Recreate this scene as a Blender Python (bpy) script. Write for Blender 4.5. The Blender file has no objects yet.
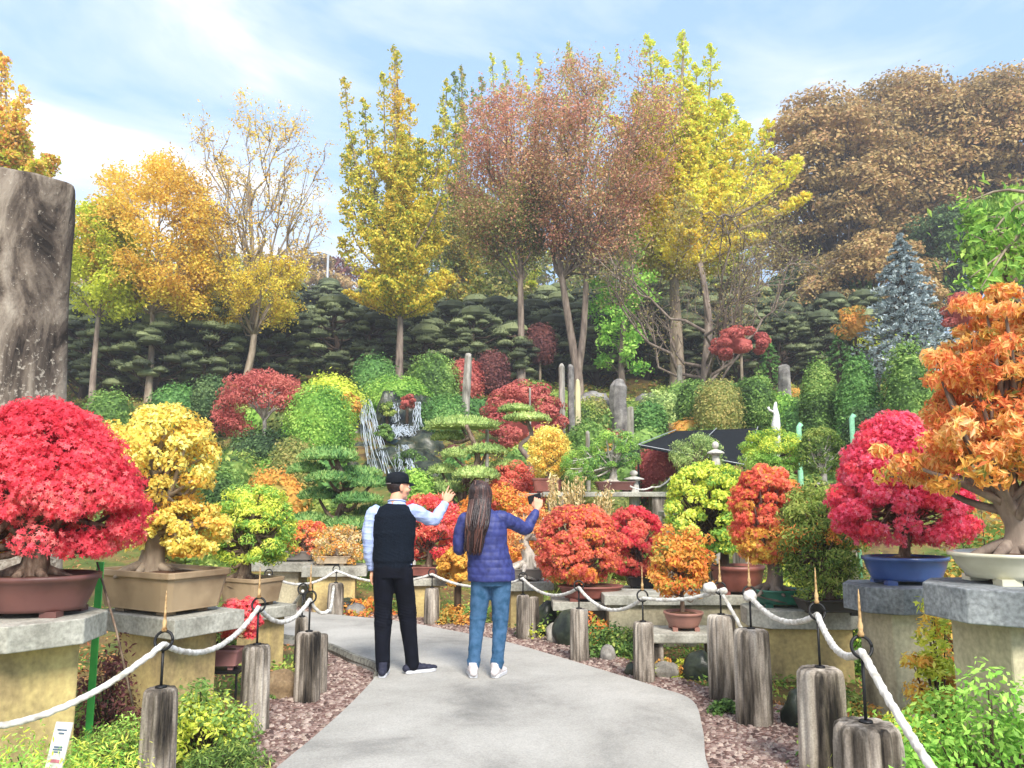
import bpy, math, random
import numpy as np
from mathutils import Vector, Matrix

# ------------------------------------------------------------------ camera, sky, sun, exposure
sc = bpy.context.scene
col = sc.collection
R = math.radians
PI = math.pi
F = 800.0; CH = 1.55; TH = math.atan(111/800.0)
CT, ST = math.cos(TH), math.sin(TH)
cam_d = bpy.data.cameras.new('camera'); cam = bpy.data.objects.new('camera', cam_d); col.objects.link(cam)
cam_d.sensor_width = 36; cam_d.lens = 36*F/1024; cam_d.clip_end = 3000; cam_d.clip_start = .05
cam.location = (0, 0, CH); cam.rotation_euler = (PI/2+TH, 0, 0)
sc.camera = cam

SUN_EL, SUN_AZ = 44, 163      # azimuth measured clockwise from +Y (the view direction)
world = bpy.data.worlds.new('World'); sc.world = world; world.use_nodes = True
nt = world.node_tree; nt.nodes.clear()
def wn(t, **k):
    n = nt.nodes.new(t)
    for a, b in k.items(): setattr(n, a, b)
    return n
out = wn('ShaderNodeOutputWorld'); bg = wn('ShaderNodeBackground'); bg.inputs['Strength'].default_value = .12
sky = wn('ShaderNodeTexSky', sky_type='NISHITA'); sky.sun_disc = False
sky.sun_elevation = R(SUN_EL); sky.sun_rotation = R(SUN_AZ); sky.air_density = 1.0; sky.dust_density = .6; sky.ozone_density = 1.4
tc = wn('ShaderNodeTexCoord')
mp = wn('ShaderNodeMapping'); mp.inputs['Scale'].default_value = (1.6, 1.6, 5.2); mp.inputs['Rotation'].default_value = (0, R(18), R(8)); mp.inputs['Location'].default_value = (1.7, 2.45, .62)
n1 = wn('ShaderNodeTexNoise'); n1.inputs['Scale'].default_value = 1.25; n1.inputs['Detail'].default_value = 7; n1.inputs['Roughness'].default_value = .55; n1.inputs['Distortion'].default_value = .5
L = nt.links.new
L(tc.outputs['Generated'], mp.inputs['Vector']); L(mp.outputs['Vector'], n1.inputs['Vector'])
sep = wn('ShaderNodeSeparateXYZ'); L(tc.outputs['Generated'], sep.inputs[0])
mr = wn('ShaderNodeMapRange'); mr.inputs['From Min'].default_value = -.55; mr.inputs['From Max'].default_value = .25
mr.inputs['To Min'].default_value = .085; mr.inputs['To Max'].default_value = -.17; L(sep.outputs['X'], mr.inputs['Value'])
add = wn('ShaderNodeMath', operation='ADD'); L(n1.outputs[0], add.inputs[0]); L(mr.outputs[0], add.inputs[1])
cr = wn('ShaderNodeValToRGB'); cr.color_ramp.elements[0].position = .36; cr.color_ramp.elements[1].position = .57
cr.color_ramp.elements[0].color = (.06, .06, .06, 1); cr.color_ramp.elements[1].color = (.98, .98, .98, 1)
e = cr.color_ramp.elements.new(.48); e.color = (.42, .42, .42, 1)
L(add.outputs[0], cr.inputs[0])
mx = wn('ShaderNodeMix', data_type='RGBA'); mx.inputs['B'].default_value = (3.6, 3.62, 3.75, 1)
mx0 = wn('ShaderNodeMix', data_type='RGBA'); mx0.blend_type = 'ADD'
mx0.blend_type = 'MIX'; mx0.inputs['Factor'].default_value = .62; mx0.inputs['B'].default_value = (1.25, 2.0, 3.1, 1); L(sky.outputs[0], mx0.inputs['A'])
L(cr.outputs[0], mx.inputs['Factor']); L(mx0.outputs['Result'], mx.inputs['A']); L(mx.outputs['Result'], bg.inputs[0]); L(bg.outputs[0], out.inputs[0])

sd = bpy.data.lights.new('sun', 'SUN'); sd.energy = 2.0; sd.angle = R(18); sd.color = (1, .94, .84)
sun = bpy.data.objects.new('sun', sd); col.objects.link(sun)
_a = R(SUN_AZ); _d = Vector((math.sin(_a)*math.cos(R(SUN_EL)), math.cos(_a)*math.cos(R(SUN_EL)), math.sin(R(SUN_EL))))
sun.rotation_euler = _d.to_track_quat('Z', 'Y').to_euler()
sun.location = (-20, -20, 40)
vs = sc.view_settings; vs.view_transform = 'Standard'; vs.look = 'None'; vs.exposure = 1.64; vs.gamma = 1; vs.use_curve_mapping = False
sc.cycles.max_bounces = 6; sc.cycles.diffuse_bounces = 3; sc.cycles.transmission_bounces = 3; sc.cycles.transparent_max_bounces = 6; sc.cycles.glossy_bounces = 2

# ------------------------------------------------------------------ layout helpers: a picture direction and a distance give a place
def at(px, py, D):
    dx = (px-512)/F; dv = (384-py)/F
    y = CT - ST*dv; z = ST + CT*dv; s = D/y
    return np.array([dx*s, D, CH+z*s])
def gnd(px, py, z=0.0):
    dx = (px-512)/F; dv = (384-py)/F
    y = CT - ST*dv; zz = ST + CT*dv; s = (z-CH)/zz
    return np.array([dx*s, y*s, z])
TY = [-40, 11.5, 13, 15, 18, 22, 26, 30, 36, 41, 46, 52, 80, 150, 600]
TZ = [0, 0, .25, .85, 1.7, 2.8, 4.1, 5.0, 6.6, 8.4, 10.6, 11.6, 12.2, 16, 40]
def tz(x, y):
    b = np.interp(y, TY, TZ)
    k = np.clip((np.asarray(y)-12)/10, 0, 1)
    return b + k*(.22*np.sin(x*.55+1.3)*np.sin(y*.47) + .12*np.sin(x*1.3+y*.9))
# ------------------------------------------------------------------ mesh collecting
class MB:
    def __init__(s): s.v = []; s.f = []; s.n = 0; s.r = []; s.m = []
    def add(s, V, Q, rnd=None, mat=0):
        V = np.asarray(V, float).reshape(-1, 3)
        for q in (Q if isinstance(Q, list) else [Q]):
            q = np.asarray(q, int)
            s.f.append(q+s.n)
            r = np.zeros(len(q)) if rnd is None else (np.full(len(q), rnd) if np.isscalar(rnd) else np.asarray(rnd))
            s.r.append(r); s.m.append(np.full(len(q), mat))
        s.v.append(V); s.n += len(V); return s
    def mesh(s, name, smooth=False):
        me = bpy.data.meshes.new(name)
        V = np.concatenate(s.v); me.vertices.add(len(V)); me.vertices.foreach_set('co', V.astype('f').ravel())
        loops = np.concatenate([q.ravel() for q in s.f]); sizes = np.concatenate([np.full(len(q), q.shape[1]) for q in s.f])
        me.loops.add(len(loops)); me.loops.foreach_set('vertex_index', loops.astype('i'))
        me.polygons.add(len(sizes)); st = np.concatenate([[0], np.cumsum(sizes)[:-1]])
        me.polygons.foreach_set('loop_start', st.astype('i'))
        me.polygons.foreach_set('material_index', np.concatenate(s.m).astype('i'))
        me.polygons.foreach_set('use_smooth', np.full(len(sizes), smooth))
        a = me.attributes.new('rnd', 'FLOAT', 'FACE'); a.data.foreach_set('value', np.concatenate(s.r).astype('f'))
        me.update(calc_edges=True); me.validate()
        return me
def empty(name, loc=(0, 0, 0), rz=0):
    o = bpy.data.objects.new(name, None); o.location = [float(c) for c in loc]; o.rotation_euler = (0, 0, rz); o.empty_display_size = .1
    col.objects.link(o); return o
def tag(o, label, cat, group=None, kind=None):
    if label: o['label'] = label
    if cat: o['category'] = cat
    if group: o['group'] = group
    if kind: o['kind'] = kind
    return o
def part(name, me, mat, parent=None, loc=None, smooth=None, label=None):
    if isinstance(me, MB): me = me.mesh(name, bool(smooth))
    if mat is not None and not me.materials:
        for m_ in (mat if isinstance(mat, (list, tuple)) else [mat]): me.materials.append(m_)
    o = bpy.data.objects.new(name, me); col.objects.link(o)
    if loc is not None: o.location = [float(c) for c in loc]
    if parent is not None: o.parent = parent
    if label: o['label'] = label
    return o
def bevel(o, w=.008, seg=2):
    m = o.modifiers.new('bevel', 'BEVEL'); m.width = w; m.segments = seg; m.limit_method = 'ANGLE'; m.angle_limit = R(40); return o
def copy_tree(o, parent=None):
    c = o.copy(); col.objects.link(c); c.parent = parent
    for ch in list(o.children): copy_tree(ch, c)
    return c
def nrm(a): a = np.asarray(a, float); return a/(np.linalg.norm(a, axis=-1, keepdims=True)+1e-9)

def tube(mb, P, r, sides=8, mat=0, sq=(1, 1), rnd=0.0, groove=None):
    P = np.asarray(P, float); n = len(P); r = np.broadcast_to(np.asarray(r, float), (n,))
    T = np.zeros_like(P); T[1:-1] = P[2:]-P[:-2]; T[0] = P[1]-P[0]; T[-1] = P[-1]-P[-2]; T = nrm(T)
    up = np.array([0, 0, 1.]) if abs(T[0][2]) < .9 else np.array([1., 0, 0])
    A = nrm(np.cross(up, T[0])); V = []
    an = np.arange(sides)*2*PI/sides
    for i in range(n):
        A = A - T[i]*np.dot(A, T[i]); A = nrm(A); B = np.cross(T[i], A)
        g = 1.0 if groove is None else groove(an, i/(n-1))
        V.append(P[i]+r[i]*(np.outer(np.cos(an)*g*sq[0], A)+np.outer(np.sin(an)*g*sq[1], B)))
    V = np.concatenate(V); i = np.arange(n-1)[:, None]*sides; j = np.arange(sides)[None]; j2 = (j+1) % sides
    Q = np.stack([i+j, i+j2, i+sides+j2, i+sides+j], -1).reshape(-1, 4)
    caps = np.stack([np.arange(sides)[::-1], np.arange(sides)+(n-1)*sides])
    mb.add(V, [Q, caps], rnd, mat)
    return mb
def box(mb, c, s, rz=0, mat=0, rnd=0.0, taper=1.0):
    x, y, z = np.array(s)/2
    V = np.array([[-x*(taper), -y*taper, -z], [x*taper, -y*taper, -z], [x*taper, y*taper, -z], [-x*taper, y*taper, -z], [-x, -y, z], [x, -y, z], [x, y, z], [-x, y, z]])
    ca, sa = math.cos(rz), math.sin(rz); V = V@np.array([[ca, sa, 0], [-sa, ca, 0], [0, 0, 1]])+np.array(c)
    mb.add(V, np.array([[3, 2, 1, 0], [4, 5, 6, 7], [0, 1, 5, 4], [1, 2, 6, 5], [2, 3, 7, 6], [3, 0, 4, 7]]), rnd, mat); return mb
def prism(mb, poly, z0, z1, mat=0):
    p = np.asarray(poly, float); n = len(p)
    V = np.concatenate([np.c_[p, np.full(n, z0)], np.c_[p, np.full(n, z1)]])
    j = np.arange(n); j2 = (j+1) % n
    mb.add(V, [np.stack([j, j2, j2+n, j+n], -1), np.stack([j[::-1], j+n])], 0.0, mat); return mb
def lathe(mb, prof, n=32, sx=1, sy=1, mat=0, power=2.0, cx=0, cy=0, groove=None):
    an = np.arange(n)*2*PI/n; ca, sa = np.cos(an), np.sin(an)
    if power != 2.0:
        k = (np.abs(ca)**power+np.abs(sa)**power)**(-1/power); ca, sa = ca*k, sa*k
    V = []
    for i, (r, z) in enumerate(prof):
        g = 1 if groove is None else groove(an, i/(len(prof)-1))
        V.append(np.c_[ca*r*sx*g+cx, sa*r*sy*g+cy, np.full(n, z)])
    V = np.concatenate(V); m = len(prof); i = np.arange(m-1)[:, None]*n; j = np.arange(n)[None]; j2 = (j+1) % n
    Q = np.stack([i+j, i+j2, i+n+j2, i+n+j], -1).reshape(-1, 4)
    mb.add(V, [Q, np.stack([np.arange(n)[::-1], np.arange(n)+(m-1)*n])], 0.0, mat); return mb
def wob(P, seed, sc_=1.0):
    g = np.random.RandomState(seed); o = 0
    for k in range(5):
        w = g.randn(3)*sc_*(1+k*.7); o = o+np.sin(P@w+g.rand()*6.28)/(1+k*.6)
    return o/2.2
def sphere(c, r, nu=16, nv=10, amp=0, seed=0, fr=3.0, flat=None, power=2):
    u = np.arange(nu)*2*PI/nu; v = np.linspace(0, PI, nv+1)
    d = np.array([[math.sin(b)*math.cos(a), math.sin(b)*math.sin(a), math.cos(b)] for b in v for a in u])
    k = 1+amp*wob(d, seed, fr) if amp else 1
    V = d*(k[:, None] if amp else 1)*np.array(r)
    if power != 2: V = V*spow(d, power)[:, None]
    if flat is not None: V[:, 2] = np.maximum(V[:, 2], flat)
    V = V+np.array(c)
    i = np.arange(nv)[:, None]*nu; j = np.arange(nu)[None]; j2 = (j+1) % nu
    return V, np.stack([i+j, i+nu+j, i+nu+j2, i+j2], -1).reshape(-1, 4)

# ------------------------------------------------------------------ leaves
def fib(n, rs, zlo=-1.0, zhi=1.0):
    i = np.arange(n)+rs.rand(n)*.9; z = zhi-(zhi-zlo)*i/n; ph = i*2.39996+rs.rand()*6.28
    q = np.sqrt(np.clip(1-z*z, 0, 1)); return np.c_[q*np.cos(ph), q*np.sin(ph), z]
def leaves(mb, P, N, size, asp=.55, jit=.8, rs=None, kind='d', droop=0.0, mat=0, var=.35, rnd=None, along=False):
    """P points, N facing directions; a leaf is a rhombus, a five-lobed star or a folded blade"""
    n = len(P); N = nrm(N+jit*rs.randn(n, 3)); A = rs.randn(n, 3)
    if along: A = N+.35*A; N = nrm(np.cross(A, rs.randn(n, 3)))
    A = A-N*np.sum(A*N, 1)[:, None]; A[:, 2] -= droop; A = nrm(A); B = np.cross(N, A)
    L_ = (size*(1-var+2*var*rs.rand(n)))[:, None]; rn = rs.rand(n) if rnd is None else np.clip(.32+.36*rnd+.27*rs.randn(n), 0, 1)
    if kind == 'd':
        V = np.stack([P-A*L_*.5, P+B*L_*asp*.5-A*L_*.05, P+A*L_*.5, P-B*L_*asp*.5-A*L_*.05], 1).reshape(-1, 3)
        mb.add(V, np.arange(n*4).reshape(-1, 4), rn, mat)
    elif kind == 'blade':
        M = P+N*L_*.10
        V = np.stack([P-A*L_*.5, M+B*L_*asp*.5, P+A*L_*.5-N*L_*.08, M*0+P-N*L_*.02, M-B*L_*asp*.5], 1).reshape(-1, 3)
        k = np.arange(n)*5
        mb.add(V, np.concatenate([np.stack([k, k+1, k+2, k+3], 1), np.stack([k, k+3, k+2, k+4], 1)]), np.r_[rn, rn], mat)
    else:
        for a in (-105, -52, 0, 52, 105):
            c, s = math.cos(R(a)), math.sin(R(a)); D = A*c+B*s; E = B*c-A*s; l = L_*(.62-.2*abs(a)/105)
            V = np.stack([P, P+D*l*.5+E*l*.19, P+D*l-N*l*.12, P+D*l*.5-E*l*.19], 1).reshape(-1, 3)
            mb.add(V, np.arange(n*4).reshape(-1, 4), rn, mat)
    return mb
def spow(d, p): return 1.0 if p == 2 else (np.hypot(d[:, 0], d[:, 1])**p+np.abs(d[:, 2])**p)**(-1/p)
def shellpts(rs, c, r, n, zlo=-1.0, depth=.18, amp=.08, fr=2.6, seed=1, power=2):
    d = fib(n, rs, zlo); d = nrm(d+rs.randn(n, 3)*.03); k = (1-depth*rs.rand(n)**1.5)*(1+amp*wob(d, seed, fr))*spow(d, power)
    return np.array(c)+d*k[:, None]*np.array(r), nrm(d/np.array(r))

# ------------------------------------------------------------------ materials
M = {}
def newmat(name):
    m = bpy.data.materials.new(name); m.use_nodes = True; m.node_tree.nodes.clear(); M[name] = m; return m, m.node_tree
def hexc(h):
    h = h.lstrip('#'); o = []
    for i in (0, 2, 4):
        c = int(h[i:i+2], 16)/255; o.append(c/12.92 if c <= .04045 else ((c+.055)/1.055)**2.4)
    return tuple(o)+(1,)
def leafmat(name, cols, trans=.35, rough=.6, scale=.9, spread=1.0, k=1.3):
    m, t = newmat(name); N = t.nodes.new; Lk = t.links.new
    o = N('ShaderNodeOutputMaterial'); at_ = N('ShaderNodeAttribute'); at_.attribute_name = 'rnd'
    tcn = N('ShaderNodeNewGeometry'); nz = N('ShaderNodeTexNoise'); nz.inputs['Scale'].default_value = scale; nz.inputs['Detail'].default_value = 2
    Lk(tcn.outputs['Position'], nz.inputs['Vector'])
    m1 = N('ShaderNodeMath'); m1.operation = 'MULTIPLY_ADD'; m1.inputs[1].default_value = spread; m1.inputs[2].default_value = -spread*.5+.0
    Lk(at_.outputs['Fac'], m1.inputs[0])
    m3 = N('ShaderNodeMapRange'); m3.inputs['From Min'].default_value = .22; m3.inputs['From Max'].default_value = .78; Lk(nz.outputs[0], m3.inputs['Value'])
    m2 = N('ShaderNodeMath'); m2.operation = 'ADD'; Lk(m1.outputs[0], m2.inputs[0]); Lk(m3.outputs[0], m2.inputs[1])
    r = N('ShaderNodeValToRGB'); cs = [hexc(c)[:3] for c in cols]; cs = [tuple(min(.95, (c_*.91+.09*(.3*c[0]+.6*c[1]+.1*c[2]))*k+.012) for c_ in c)+(1,) for c in cs]; el = r.color_ramp.elements
    el[0].color = cs[0]; el[0].position = .0; el[1].color = cs[-1]; el[1].position = 1
    for i, c in enumerate(cs[1:-1]): e_ = el.new((i+1)/(len(cs)-1)); e_.color = c
    Lk(m2.outputs[0], r.inputs[0])
    b = N('ShaderNodeBsdfPrincipled'); b.inputs['Roughness'].default_value = rough; b.inputs['Specular IOR Level'].default_value = .2
    tr = N('ShaderNodeBsdfTranslucent'); ms = N('ShaderNodeMixShader'); ms.inputs[0].default_value = trans
    Lk(r.outputs[0], b.inputs['Base Color']); Lk(r.outputs[0], tr.inputs[0]); Lk(b.outputs[0], ms.inputs[1]); Lk(tr.outputs[0], ms.inputs[2]); Lk(ms.outputs[0], o.inputs[0])
    return m
def rockmat(name, cols, scale=6, zs=1.0, rough=.85, bump=.4, k=1.0, detail=8, spec=.3, pos=None, fine=0.0):
    m, t = newmat(name); N = t.nodes.new; Lk = t.links.new
    o = N('ShaderNodeOutputMaterial'); tc_ = N('ShaderNodeTexCoord'); mp_ = N('ShaderNodeMapping'); mp_.inputs['Scale'].default_value = (1, 1, zs)
    nz = N('ShaderNodeTexNoise'); nz.inputs['Scale'].default_value = scale; nz.inputs['Detail'].default_value = detail; nz.inputs['Roughness'].default_value = .62
    geo = N('ShaderNodeObjectInfo'); va = N('ShaderNodeVectorMath'); va.operation = 'ADD'
    Lk(tc_.outputs['Object'], va.inputs[0]); Lk(geo.outputs['Location'], va.inputs[1])
    Lk(va.outputs[0], mp_.inputs[0]); Lk(mp_.outputs[0], nz.inputs['Vector'])
    r = N('ShaderNodeValToRGB'); cs = [tuple(c_*k for c_ in hexc(c)[:3])+(1,) for c in cols]; el = r.color_ramp.elements
    P_ = pos or [.3+.4*i/(len(cs)-1) for i in range(len(cs))]
    el[0].color = cs[0]; el[0].position = P_[0]; el[1].color = cs[-1]; el[1].position = P_[-1]
    for p_, c in zip(P_[1:-1], cs[1:-1]): e_ = el.new(p_); e_.color = c
    Lk(nz.outputs[0], r.inputs[0])
    b = N('ShaderNodeBsdfPrincipled'); b.inputs['Roughness'].default_value = rough; b.inputs['Specular IOR Level'].default_value = spec
    if fine:
        n2 = N('ShaderNodeTexNoise'); n2.inputs['Scale'].default_value = scale*14; n2.inputs['Detail'].default_value = 3; Lk(va.outputs[0], n2.inputs['Vector'])
        mx_ = N('ShaderNodeMix'); mx_.data_type = 'RGBA'; mx_.blend_type = 'OVERLAY'; mx_.inputs['Factor'].default_value = fine
        Lk(r.outputs[0], mx_.inputs['A']); Lk(n2.outputs[0], mx_.inputs['B']); Lk(mx_.outputs['Result'], b.inputs['Base Color'])
    else: Lk(r.outputs[0], b.inputs['Base Color'])
    bp = N('ShaderNodeBump'); bp.inputs['Strength'].default_value = bump; bp.inputs['Distance'].default_value = .02
    Lk(nz.outputs[0], bp.inputs['Height']); Lk(bp.outputs[0], b.inputs['Normal']); Lk(b.outputs[0], o.inputs[0])
    return m
leafmat('red_leaf', ['#c4203c', '#ea3048', '#fc5462', '#ff7872'], .4, scale=1.6)
leafmat('magenta_leaf', ['#bc2048', '#e43c64', '#fc6080', '#ff8494'], .4, scale=1.6)
leafmat('yellow_leaf', ['#a89030', '#d8b83c', '#f0d050', '#f8e480'], .4, scale=1.8)
leafmat('gold_leaf', ['#b08024', '#dca028', '#f0bc3c', '#f4d45c'], .4, scale=1.8)
leafmat('orange_leaf', ['#cc6c34', '#ec8c48', '#f8a85c', '#fcc068', '#fabc88'], .4, scale=1.8)
leafmat('coral_leaf', ['#c84c38', '#ec6448', '#fc7c5c', '#ff9868'], .4, scale=1.8)
leafmat('rust_leaf', ['#a84438', '#cc5444', '#e2705c', '#e4805c'], .4, scale=1.8)
leafmat('orange_mix', ['#88a030', '#e8902c', '#f46c34', '#f4b02c', '#e8a02c'], .4, scale=2.2)
leafmat('pale_mix', ['#7c8c3c', '#c89c38', '#e0a83c', '#c87c34'], .4, scale=2.4)
leafmat('lime_leaf', ['#94a81c', '#bcc828', '#d4d83c', '#e0e058'], .4, scale=1.5)
leafmat('green_leaf', ['#345020', '#54782c', '#789c40', '#a0b458'], .35, scale=1.2, spread=.75)
leafmat('bright_green', ['#48781c', '#68982c', '#8cb43c', '#acc850'], .35, scale=1.4, spread=.7)
leafmat('fresh_green', ['#4c8c20', '#78b430', '#9cd048', '#b4dc5c'], .35, scale=.5)
leafmat('juniper', ['#38501c', '#5c7c28', '#889c38', '#a8b050'], .35, scale=2.0)
leafmat('dark_green', ['#1c3018', '#304c24', '#486434', '#647c44'], .3, scale=1.0)
leafmat('deep_green', ['#2c5024', '#42702c', '#5c8c3c', '#7ca44c'], .3, scale=.8, spread=.7)
leafmat('pine_dark', ['#283020', '#404a2c', '#606a42', '#7c8658'], .2, scale=.55)
leafmat('pine_green', ['#2c5428', '#4c7c38', '#749c4c', '#9cb460'], .25, scale=1.6)
leafmat('pine_pale', ['#546c38', '#7c9848', '#a0b460', '#bcc878'], .25, scale=1.6)
leafmat('spruce_blue', ['#6c7c80', '#8ca0a4', '#b0c0c4', '#c8d4d4'], .2, scale=1.2, k=1.0)
leafmat('ginkgo_yellow', ['#b8a020', '#d8bc28', '#ecd434', '#dcd43c'], .45, scale=.35)
leafmat('ginkgo_gold', ['#d0a81c', '#f0c424', '#fcd42c', '#fce044'], .45, scale=.4)
leafmat('ginkgo_amber', ['#b08820', '#dcac2c', '#f0c040', '#e8c848'], .45, scale=.4)
leafmat('ginkgo_green', ['#6c8824', '#94a028', '#bcb430', '#d4a82c'], .45, scale=.3)
leafmat('ginkgo_lime', ['#9cac14', '#b8c41c', '#ccd42c', '#d8dc3c'], .45, scale=.4)
leafmat('olive_leaf', ['#50682c', '#78843c', '#9c9c4c', '#b0a058'], .4, scale=.4)
leafmat('zelkova_leaf', ['#c07c68', '#d08c70', '#e0a480', '#d8b880'], .35, scale=.3, k=1.0)
leafmat('zelkova_low', ['#8c8040', '#a89850', '#a08858', '#8c9c48'], .35, scale=.4)
leafmat('brown_leaf', ['#7c6840', '#a48c50', '#c4a864', '#b88858', '#d0b46c'], .3, scale=.28, k=1.0)
leafmat('mauve_leaf', ['#6c3438', '#84484a', '#a06058', '#9c5448'], .3, scale=.9, k=.7)
leafmat('maple_far', ['#a84444', '#c45c54', '#d87468', '#d87c64'], .35, scale=.9, k=1.0)
leafmat('dry_grass', ['#a08c58', '#c8b078', '#dcc898', '#b8984c'], .3, scale=3)
leafmat('cover_leaf', ['#4c5c1c', '#6c8428', '#98a438', '#b08c3c', '#8c6c38'], .3, scale=.35)
leafmat('cover_near', ['#3c601c', '#64902c', '#90b03c', '#b8b444'], .35, scale=1.2, spread=.75)
leafmat('fallen_leaf', ['#7c4c28', '#a8703c', '#b89050', '#a05830'], .2, scale=4)
rockmat('bark_pale', ['#6c5c50', '#a0907c', '#c4b4a0'], 7, .25, k=.8)
rockmat('bark_grey', ['#5c5048', '#8c7c70', '#b4a494'], 8, .22, k=.8)
rockmat('bark_dark', ['#241c18', '#4c3c30', '#6c5c4c'], 9, .3, k=.9)
rockmat('bark_bonsai', ['#3c2c24', '#746050', '#a89480'], 26, .35, k=.9, bump=.8)
rockmat('bark_white', ['#8c8478', '#c8c0b4', '#e8e4dc'], 20, .35, k=.85, bump=.6)
rockmat('rock_grey', ['#4c4a48', '#84807c', '#b0aca4'], 3.5, 1, k=.8, bump=.7, fine=.5)
rockmat('rock_dark', ['#0e1412', '#242c26', '#444c3c', '#6c6450'], 3.5, 1, k=.8, rough=.35, bump=.8, fine=.4)
rockmat('rock_tan', ['#6c5844', '#9c8464', '#b8a884'], 4, 1, k=.8, bump=.7, fine=.5)
rockmat('stone_white', ['#6c665c', '#a8a296', '#ccc6ba'], 7, .3, k=.85, bump=.3, fine=.4)
rockmat('stone_yellow', ['#b0a488', '#d4c89c', '#dcd8a8'], 5, .3, k=.85, bump=.2)
rockmat('slab_grey', ['#7a766c', '#a6a498', '#c8c6ba'], 3.2, 1, k=.9, bump=.25, fine=.6)
rockmat('slab_blue', ['#5c6266', '#84898c', '#a8acae'], 3.0, 1, k=.9, bump=.2, fine=.9)
rockmat('block_tan', ['#6c6044', '#a8946a', '#ccb67c', '#dcc684'], 2.2, .45, k=.95, bump=.3, fine=.45, pos=[.3, .42, .54, .7])
rockmat('block_stain', ['#4c4638', '#847a64', '#b0a68c', '#c4bc9c'], 2.4, .35, k=.95, bump=.3, fine=.45, pos=[.32, .43, .53, .68])
rockmat('log_concrete', ['#1c1814', '#5c544a', '#a0968a', '#ccc4b6'], 7, .14, k=.95, bump=.8, fine=.5, pos=[.36, .45, .55, .66])
rockmat('soil', ['#33241c', '#5c4030', '#7c5c44'], 20, 1, k=.8, bump=1)
def paint(name, c, rough=.5, spec=.5, bump=0, scale=30, metal=0, c2=None, coat=0):
    m, t = newmat(name); N = t.nodes.new; Lk = t.links.new
    o = N('ShaderNodeOutputMaterial'); b = N('ShaderNodeBsdfPrincipled'); b.inputs['Roughness'].default_value = rough; b.inputs['Specular IOR Level'].default_value = spec
    b.inputs['Metallic'].default_value = metal; b.inputs['Coat Weight'].default_value = coat
    tc_ = N('ShaderNodeTexCoord'); nz = N('ShaderNodeTexNoise'); nz.inputs['Scale'].default_value = scale; nz.inputs['Detail'].default_value = 5; Lk(tc_.outputs['Object'], nz.inputs['Vector'])
    r = N('ShaderNodeValToRGB'); a = hexc(c); a2 = hexc(c2) if c2 else tuple(x*.72 for x in a[:3])+(1,)
    r.color_ramp.elements[0].color = a2; r.color_ramp.elements[1].color = a; r.color_ramp.elements[0].position = .32; r.color_ramp.elements[1].position = .6
    Lk(nz.outputs[0], r.inputs[0]); Lk(r.outputs[0], b.inputs['Base Color'])
    if bump:
        bp = N('ShaderNodeBump'); bp.inputs['Strength'].default_value = bump; bp.inputs['Distance'].default_value = .005; Lk(nz.outputs[0], bp.inputs['Height']); Lk(bp.outputs[0], b.inputs['Normal'])
    Lk(b.outputs[0], o.inputs[0]); return m
paint('pot_brown', '#6b4640', .45, scale=5, c2='#4f332f'); paint('pot_rust', '#8a5248', .5, scale=5, c2='#663a32'); paint('pot_tan', '#b09878', .6, scale=3, c2='#7c664c')
paint('pot_dark', '#3c3836', .5, scale=5); paint('pot_blue', '#44609c', .28, .6, scale=4, c2='#2c447c', coat=.3); paint('pot_green', '#2e7a60', .25, .6, scale=5, c2='#1c5444', coat=.4)
paint('pot_cream', '#d8d6c0', .3, .5, scale=4, c2='#bcb89c', coat=.3); paint('pot_pink', '#a0706c', .6, scale=6); paint('pot_clay', '#9c7064', .6, scale=7); paint('pot_grey', '#77706a', .6, scale=6)
paint('pot_light', '#d8c4a8', .6, scale=4, c2='#bca688')
paint('rope', '#d8d6d0', .85, .2, .8, 22, c2='#a8a398'); paint('iron', '#141416', .5, .4, 0); paint('finial', '#c8a878', .6, .3, .2, 40, c2='#7c5830')
paint('white_paint', '#e8e8e4', .6); paint('sign_white', '#dcdcd6', .6); paint('green_tape', '#54c85c', .5, scale=8, c2='#3cae50'); paint('pale_green_pipe', '#9ce0b4', .5)
paint('net_black', '#1c2024', .9, .2, .5, 60, c2='#0c0e10'); paint('pole_grey', '#b8bcc0', .5, .4, 0, metal=.3); paint('wood_red', '#6c2c24', .6, scale=10)
paint('skin', '#e0a888', .55, .3, 0, 12, c2='#d0947a'); paint('hair', '#2c1c1c', .42, .5, .8, 90, c2='#140c0e'); paint('hair_light', '#5c3c34', .4, .5, .8, 90)
paint('shirt', '#b4c4ea', .8, .2, .35, 14, c2='#98aadc'); paint('vest', '#18202c', .95, .1, .5, 160, c2='#080c12'); paint('trousers', '#10131e', .85, .15, .4, 12, c2='#0a0c14')
paint('cap', '#11161e', .8, .2, .2, 90); paint('shoe_dark', '#2c2e40', .7, .3, .2, 50); paint('sole', '#d4d6dc', .6); paint('shoe_white', '#dcd4d4', .6, .3, .1, 40)
paint('jacket', '#38407c', .55, .35, .5, 22, c2='#282e60'); paint('jeans', '#47698c', .9, .15, .5, 18, c2='#2c506e'); paint('phone', '#141416', .3); paint('lantern', '#c8c4bc', .8, .2, .3, 20)

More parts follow.
